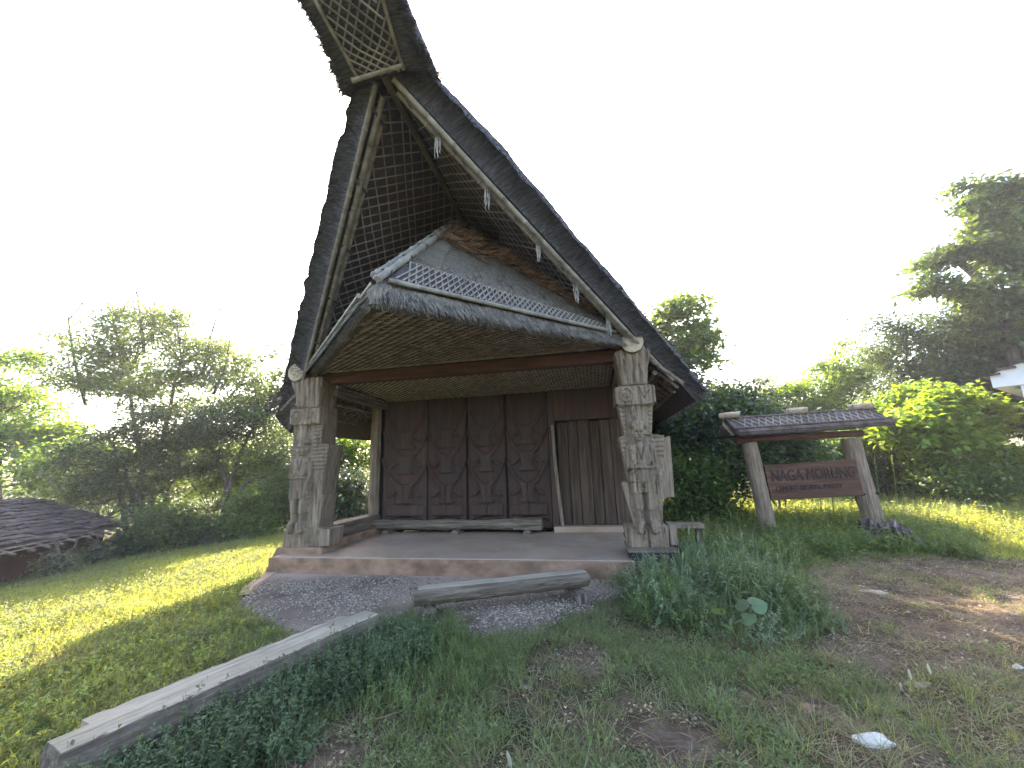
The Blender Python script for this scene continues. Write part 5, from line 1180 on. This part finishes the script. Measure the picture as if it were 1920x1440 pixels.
X, Y_ = spread(1500, -1.2, 3.8, 2.1, 3.6, lambda x, y: np.clip(thick(1.45, 2.75, .45, .25, 4)(x, y)+thick(2.3, 2.65, .45, .35, 4)(x, y)+thick(3.1, 3.0, .5, .25, 4)(x, y)+.2, 0, 1)*.6); scatter('long_grass', 'longer grass tufts along the bottom of the picture', 'grass', pr, X, Y_, RNG.uniform(.5, 1.1, len(X)))

pr = mk([v_creep(5, .05, .035, .018), v_creep(3, .06, .05, .02)], mat('dead leaf', [(.10, .06, .035), (.22, .15, .09), (.36, .28, .19)], (2, 2, 2), bump=0, objrnd=.4), 'dead_leaf')
X, Y_ = spread(5000, -4.5, 8, 1.9, 7.6, lambda x, y: .15+.7*(fbm(x*1.9, y*1.9, 91) > .52)); scatter('leaf_litter', 'small dead brown leaves and chaff over the ground', 'leaf litter', pr, X, Y_, RNG.uniform(.4, 1.1, len(X)))
def v_twig():
    mb = MB(); a = rdir(0, .15); mb.tube([(0, 0, .004), a*.05+Vector((0, .006, .006)), a*.11], [.0018, .0018, .001], 3, cap=False); return mb
pr = mk([v_twig(), v_twig(), v_twig()], M['grass_dry'], 'fallen_twig')
X, Y_ = spread(3500, -4, 8, 1.9, 7, lambda x, y: .2+.6*dirtmask(x, y)); scatter('fallen_twigs', 'thin dry twigs and stalks lying on the ground', 'twigs', pr, X, Y_, RNG.uniform(.5, 1.6, len(X)))
# individual tall weeds in the thicket
def stalk(px, py, Y, ptx, pty, label, cat='weed', head=True, nl=10, ll=.14, lw=.03, mm='weed_pale'):
    b_ = pix(px, py, Y); b_.z = float(gz(b_.x, b_.y)); e = pix(ptx, pty, Y); t = thing('tall_weed', label, cat, b_, 0, 'tall weed stalks')
    e = e-b_; mb = MB(); mid = e*.5+Vector((.02, 0, 0)); pts = [Vector((0, 0, -.03)), mid*.6, mid, e*.8+Vector((.01, 0, 0)), e]; mb.tube(pts, [.009, .008, .007, .005, .003], 6); mb.build('stem', M['weed_green'], t)
    for i in range(nl):
        f = .15+.8*i/nl; p = e*f; a = i*2.4; d = Vector((math.cos(a), math.sin(a)*.6, .35)); l = ll*(1.1-.6*f)*random.uniform(.8, 1.2)
        mb = MB(); blade(mb, p, d, l, lw*(1.1-.5*f), .8); mb.build('leaf', M['weed_green'], t)
    if head:
        mb = MB()
        for i in range(50):
            f = .86+.16*random.random(); leaf(mb, e*f, rdir(-.3, 1.2), .03, .014)
        mb.build('flower_head', M[mm], t)
stalk(1372, 1170, 4.25, 1350, 1000, 'tallest flowering weed stalk, leftmost in the thicket')
stalk(1380, 1175, 4.3, 1392, 1000, 'weed stalk with long arching leaves, middle of the thicket', head=False, nl=20, ll=.17)
stalk(1385, 1170, 4.25, 1440, 1040, 'leaning weed stalk with pale head, rightmost of the tall three')
gb_ = gbase(1385, 1190, 3.75); t = thing('broadleaf_plant', 'low plant with big heart-shaped leaves under the thicket', 'plant', (gb_[0], gb_[1], gb_[2]+.16))
for i, (x_, z_, s_, r_) in enumerate(((-.17, .12, .15, 2.9), (.0, .16, .14, -1.2), (.13, .15, .18, .1), (.03, .05, .13, -.6), (-.05, .03, .13, -2.3), (-.12, -.0, .10, 2.4))):
    mb = MB(); n = 14; V = [(0, 0, 0)]
    for k in range(n):
        a = 2*math.pi*k/n; rr = s_*.5*(1-.35*math.cos(a)*0+.25*abs(math.cos(a/2))-.45*math.exp(-((a-math.pi)/.35)**2)+.25*math.exp(-(min(a, 2*math.pi-a)/.4)**2)); V.append((rr*math.cos(a), rr*math.sin(a), -.02*abs(math.sin(a))))
    s_ *= .72; mt = Matrix.Scale(.72, 4) @ Matrix.Rotation(r_, 4, 'Z') @ Matrix.Rotation(R(40), 4, 'X')
    mb.add([mt @ Vector(v)+Vector((x_, -.10, z_+.08)) for v in V], [(0, k+1, (k+1) % n+1) for k in range(n)]); mb.build('leaf', M['weed_dark'], t)
mb = MB()
for x_, z_ in ((-.17, .12), (0, .16), (.13, .15), (.03, .05)): mb.tube([(0, 0, -.1), (x_*.5, -.03, z_*.5), (x_, -.1, z_+.08)], .006, 5)
mb.build('stem', M['weed_green'], t)
# tall seed stalks beside the sign
for i, (px, pt_, lab) in enumerate(((1640, 860, 'thin pale seed stalk just right of the sign post'), (1672, 852, 'thin seed stalk with white tip further right of the sign'), (1530, 845, 'pale seed stalk seen through the sign frame'), (1553, 852, 'shorter seed stalk beside the one in the sign frame'))):
    stalk(px+6, 960, 9.2, px, pt_, lab, nl=9, ll=.22, lw=.03)
# white spikelets in the foreground
for i, (px, py, lab) in enumerate(((1706, 1265, 'upper left'), (1742, 1255, 'upper right'), (1690, 1290, 'far left'), (1708, 1305, 'bright lower'), (1742, 1325, 'lower right'), (1800, 1290, 'rightmost'), (955, 1425, 'bottom centre'))):
    Yp = 3.05 if i < 6 else 1.95
    e = pix(px, py, Yp); bz = float(gz(e.x, e.y)); t = thing('grass_spike', ['white furry grass spike, upper left of the cluster at right', 'white furry grass spike, upper right of the cluster', 'small furry grass spike at the far left of the cluster', 'brightest white grass spike in the cluster', 'furry grass spike above the white litter to its right', 'pale grass spike nearest the right edge', 'pale grass spike at the bottom centre edge'][i], 'grass spike', (e.x, e.y, bz), 0, 'furry grass spikes in the foreground')
    h = e.z-bz; mb = MB(); mb.tube([(0, .02, -.02), (.01, 0, h*.6), (0, 0, h)], [.0022, .002, .0018], 4); mb.build('stem', M['grass_green'], t)
    mb = MB(); tl = Vector((random.uniform(-.3, .3), 0, 1)).normalized(); p = Vector((0, 0, h)); mb.tube([p-tl*.03, p-tl*.015, p+tl*.02, p+tl*.035], [.003, .0085, .0075, .002], 7); mb.build('seed_head', M['seedhead'], t)

# litter and stones
def lump(name, label, cat, px, py, Y, sx, sy, sz, m_, par='body'):
    p = pix(px, py, Y); z = float(gz(p.x, p.y)); me = MB(); n = 12; V = [(0, 0, sz)]
    for j, (rr, zz) in enumerate(((.55, .85), (.95, .3), (1, -.3))):
        for k in range(n):
            a = 2*math.pi*k/n; q = rr*random.uniform(.8, 1.15); V.append((sx*q*math.cos(a), sy*q*math.sin(a), sz*zz*random.uniform(.7, 1.2)))
    F_ = [(0, 1+k, 1+(k+1) % n) for k in range(n)]
    for j in range(2):
        for k in range(n): F_.append((1+j*n+k, 1+(j+1)*n+k, 1+(j+1)*n+(k+1) % n, 1+j*n+(k+1) % n))
    me.add(V, F_); o = me.build(name, m_); o.location = (p.x, p.y, z); o.rotation_euler = (0, 0, random.uniform(-.3, .3)); return tag(o, label, cat, 'loose stones in the foreground' if cat == 'stone' else None)
def gy_(px, py): # distance of a ground spot
    d = fw+rt*((px-960)/FPX)+up*((720-py)/FPX); return d.y*(-.27-EYE)/d.z
lump('crumpled_litter', 'crumpled white scrap lying in the grass at lower right', 'litter', 1640, 1398, gy_(1640, 1398), .105, .05, .045, M['paper'])
lump('stone', 'small white stone near the right edge', 'stone', 1910, 1256, gy_(1910, 1256), .035, .025, .02, M['paper'])
lump('stone', 'flat pale stone among the grass spikes', 'stone', 1720, 1284, gy_(1720, 1284), .10, .04, .012, M['stone'])
lump('stone', 'flat buried stone with rounded top on the dirt patch', 'stone', 1635, 1110, gy_(1635, 1110), .16, .07, .02, M['stone'])
lump('stone', 'reddish half-buried stone in the foreground grass', 'stone', 1510, 1332, gy_(1510, 1332), .06, .04, .03, M['kerb'])
lump('stone', 'small pale flat stone at the centre of the foreground', 'stone', 985, 1286, gy_(985, 1286), .05, .03, .012, M['stone'])
# smooth cement lip of the paving at its sunny left end
mb = MB(); V = []
for i, (x, y) in enumerate(((-4.02, 7.15), (-4.02, 6.9), (-3.92, 6.4), (-3.82, 6.0), (-3.62, 5.6))):
    V += [(x-.02, y, -.36), (x+.0, y, -.225), (x+.20-.02*i, y+.02, -.215), (x+.30-.03*i, y+.02, -.26)]
mb.add(V, [(i*4+j, (i+1)*4+j, (i+1)*4+j+1, i*4+j+1) for i in range(4) for j in range(3)]); o = mb.build('paving_lip', M['floor']); tag(o, kind='structure')

# ------------------------------------------------------------------ hazy air, added to lift the shade and mimic lens flare
hm = bpy.data.materials.new('flare_haze_air'); hm.use_nodes = True; nt = hm.node_tree; nt.nodes.clear()
pv_ = node(nt, 'ShaderNodeVolumePrincipled'); pv_.inputs['Color'].default_value = (.93, .95, 1, 1); pv_.inputs['Density'].default_value = .0009; pv_.inputs['Anisotropy'].default_value = .35
mo = node(nt, 'ShaderNodeOutputMaterial'); nt.links.new(pv_.outputs[0], mo.inputs['Volume'])
mb = MB(); mb.box(-60, 60, -6, 60, -9, 14); hz = mb.build('flare_veil', hm); tag(hz, kind='stuff')
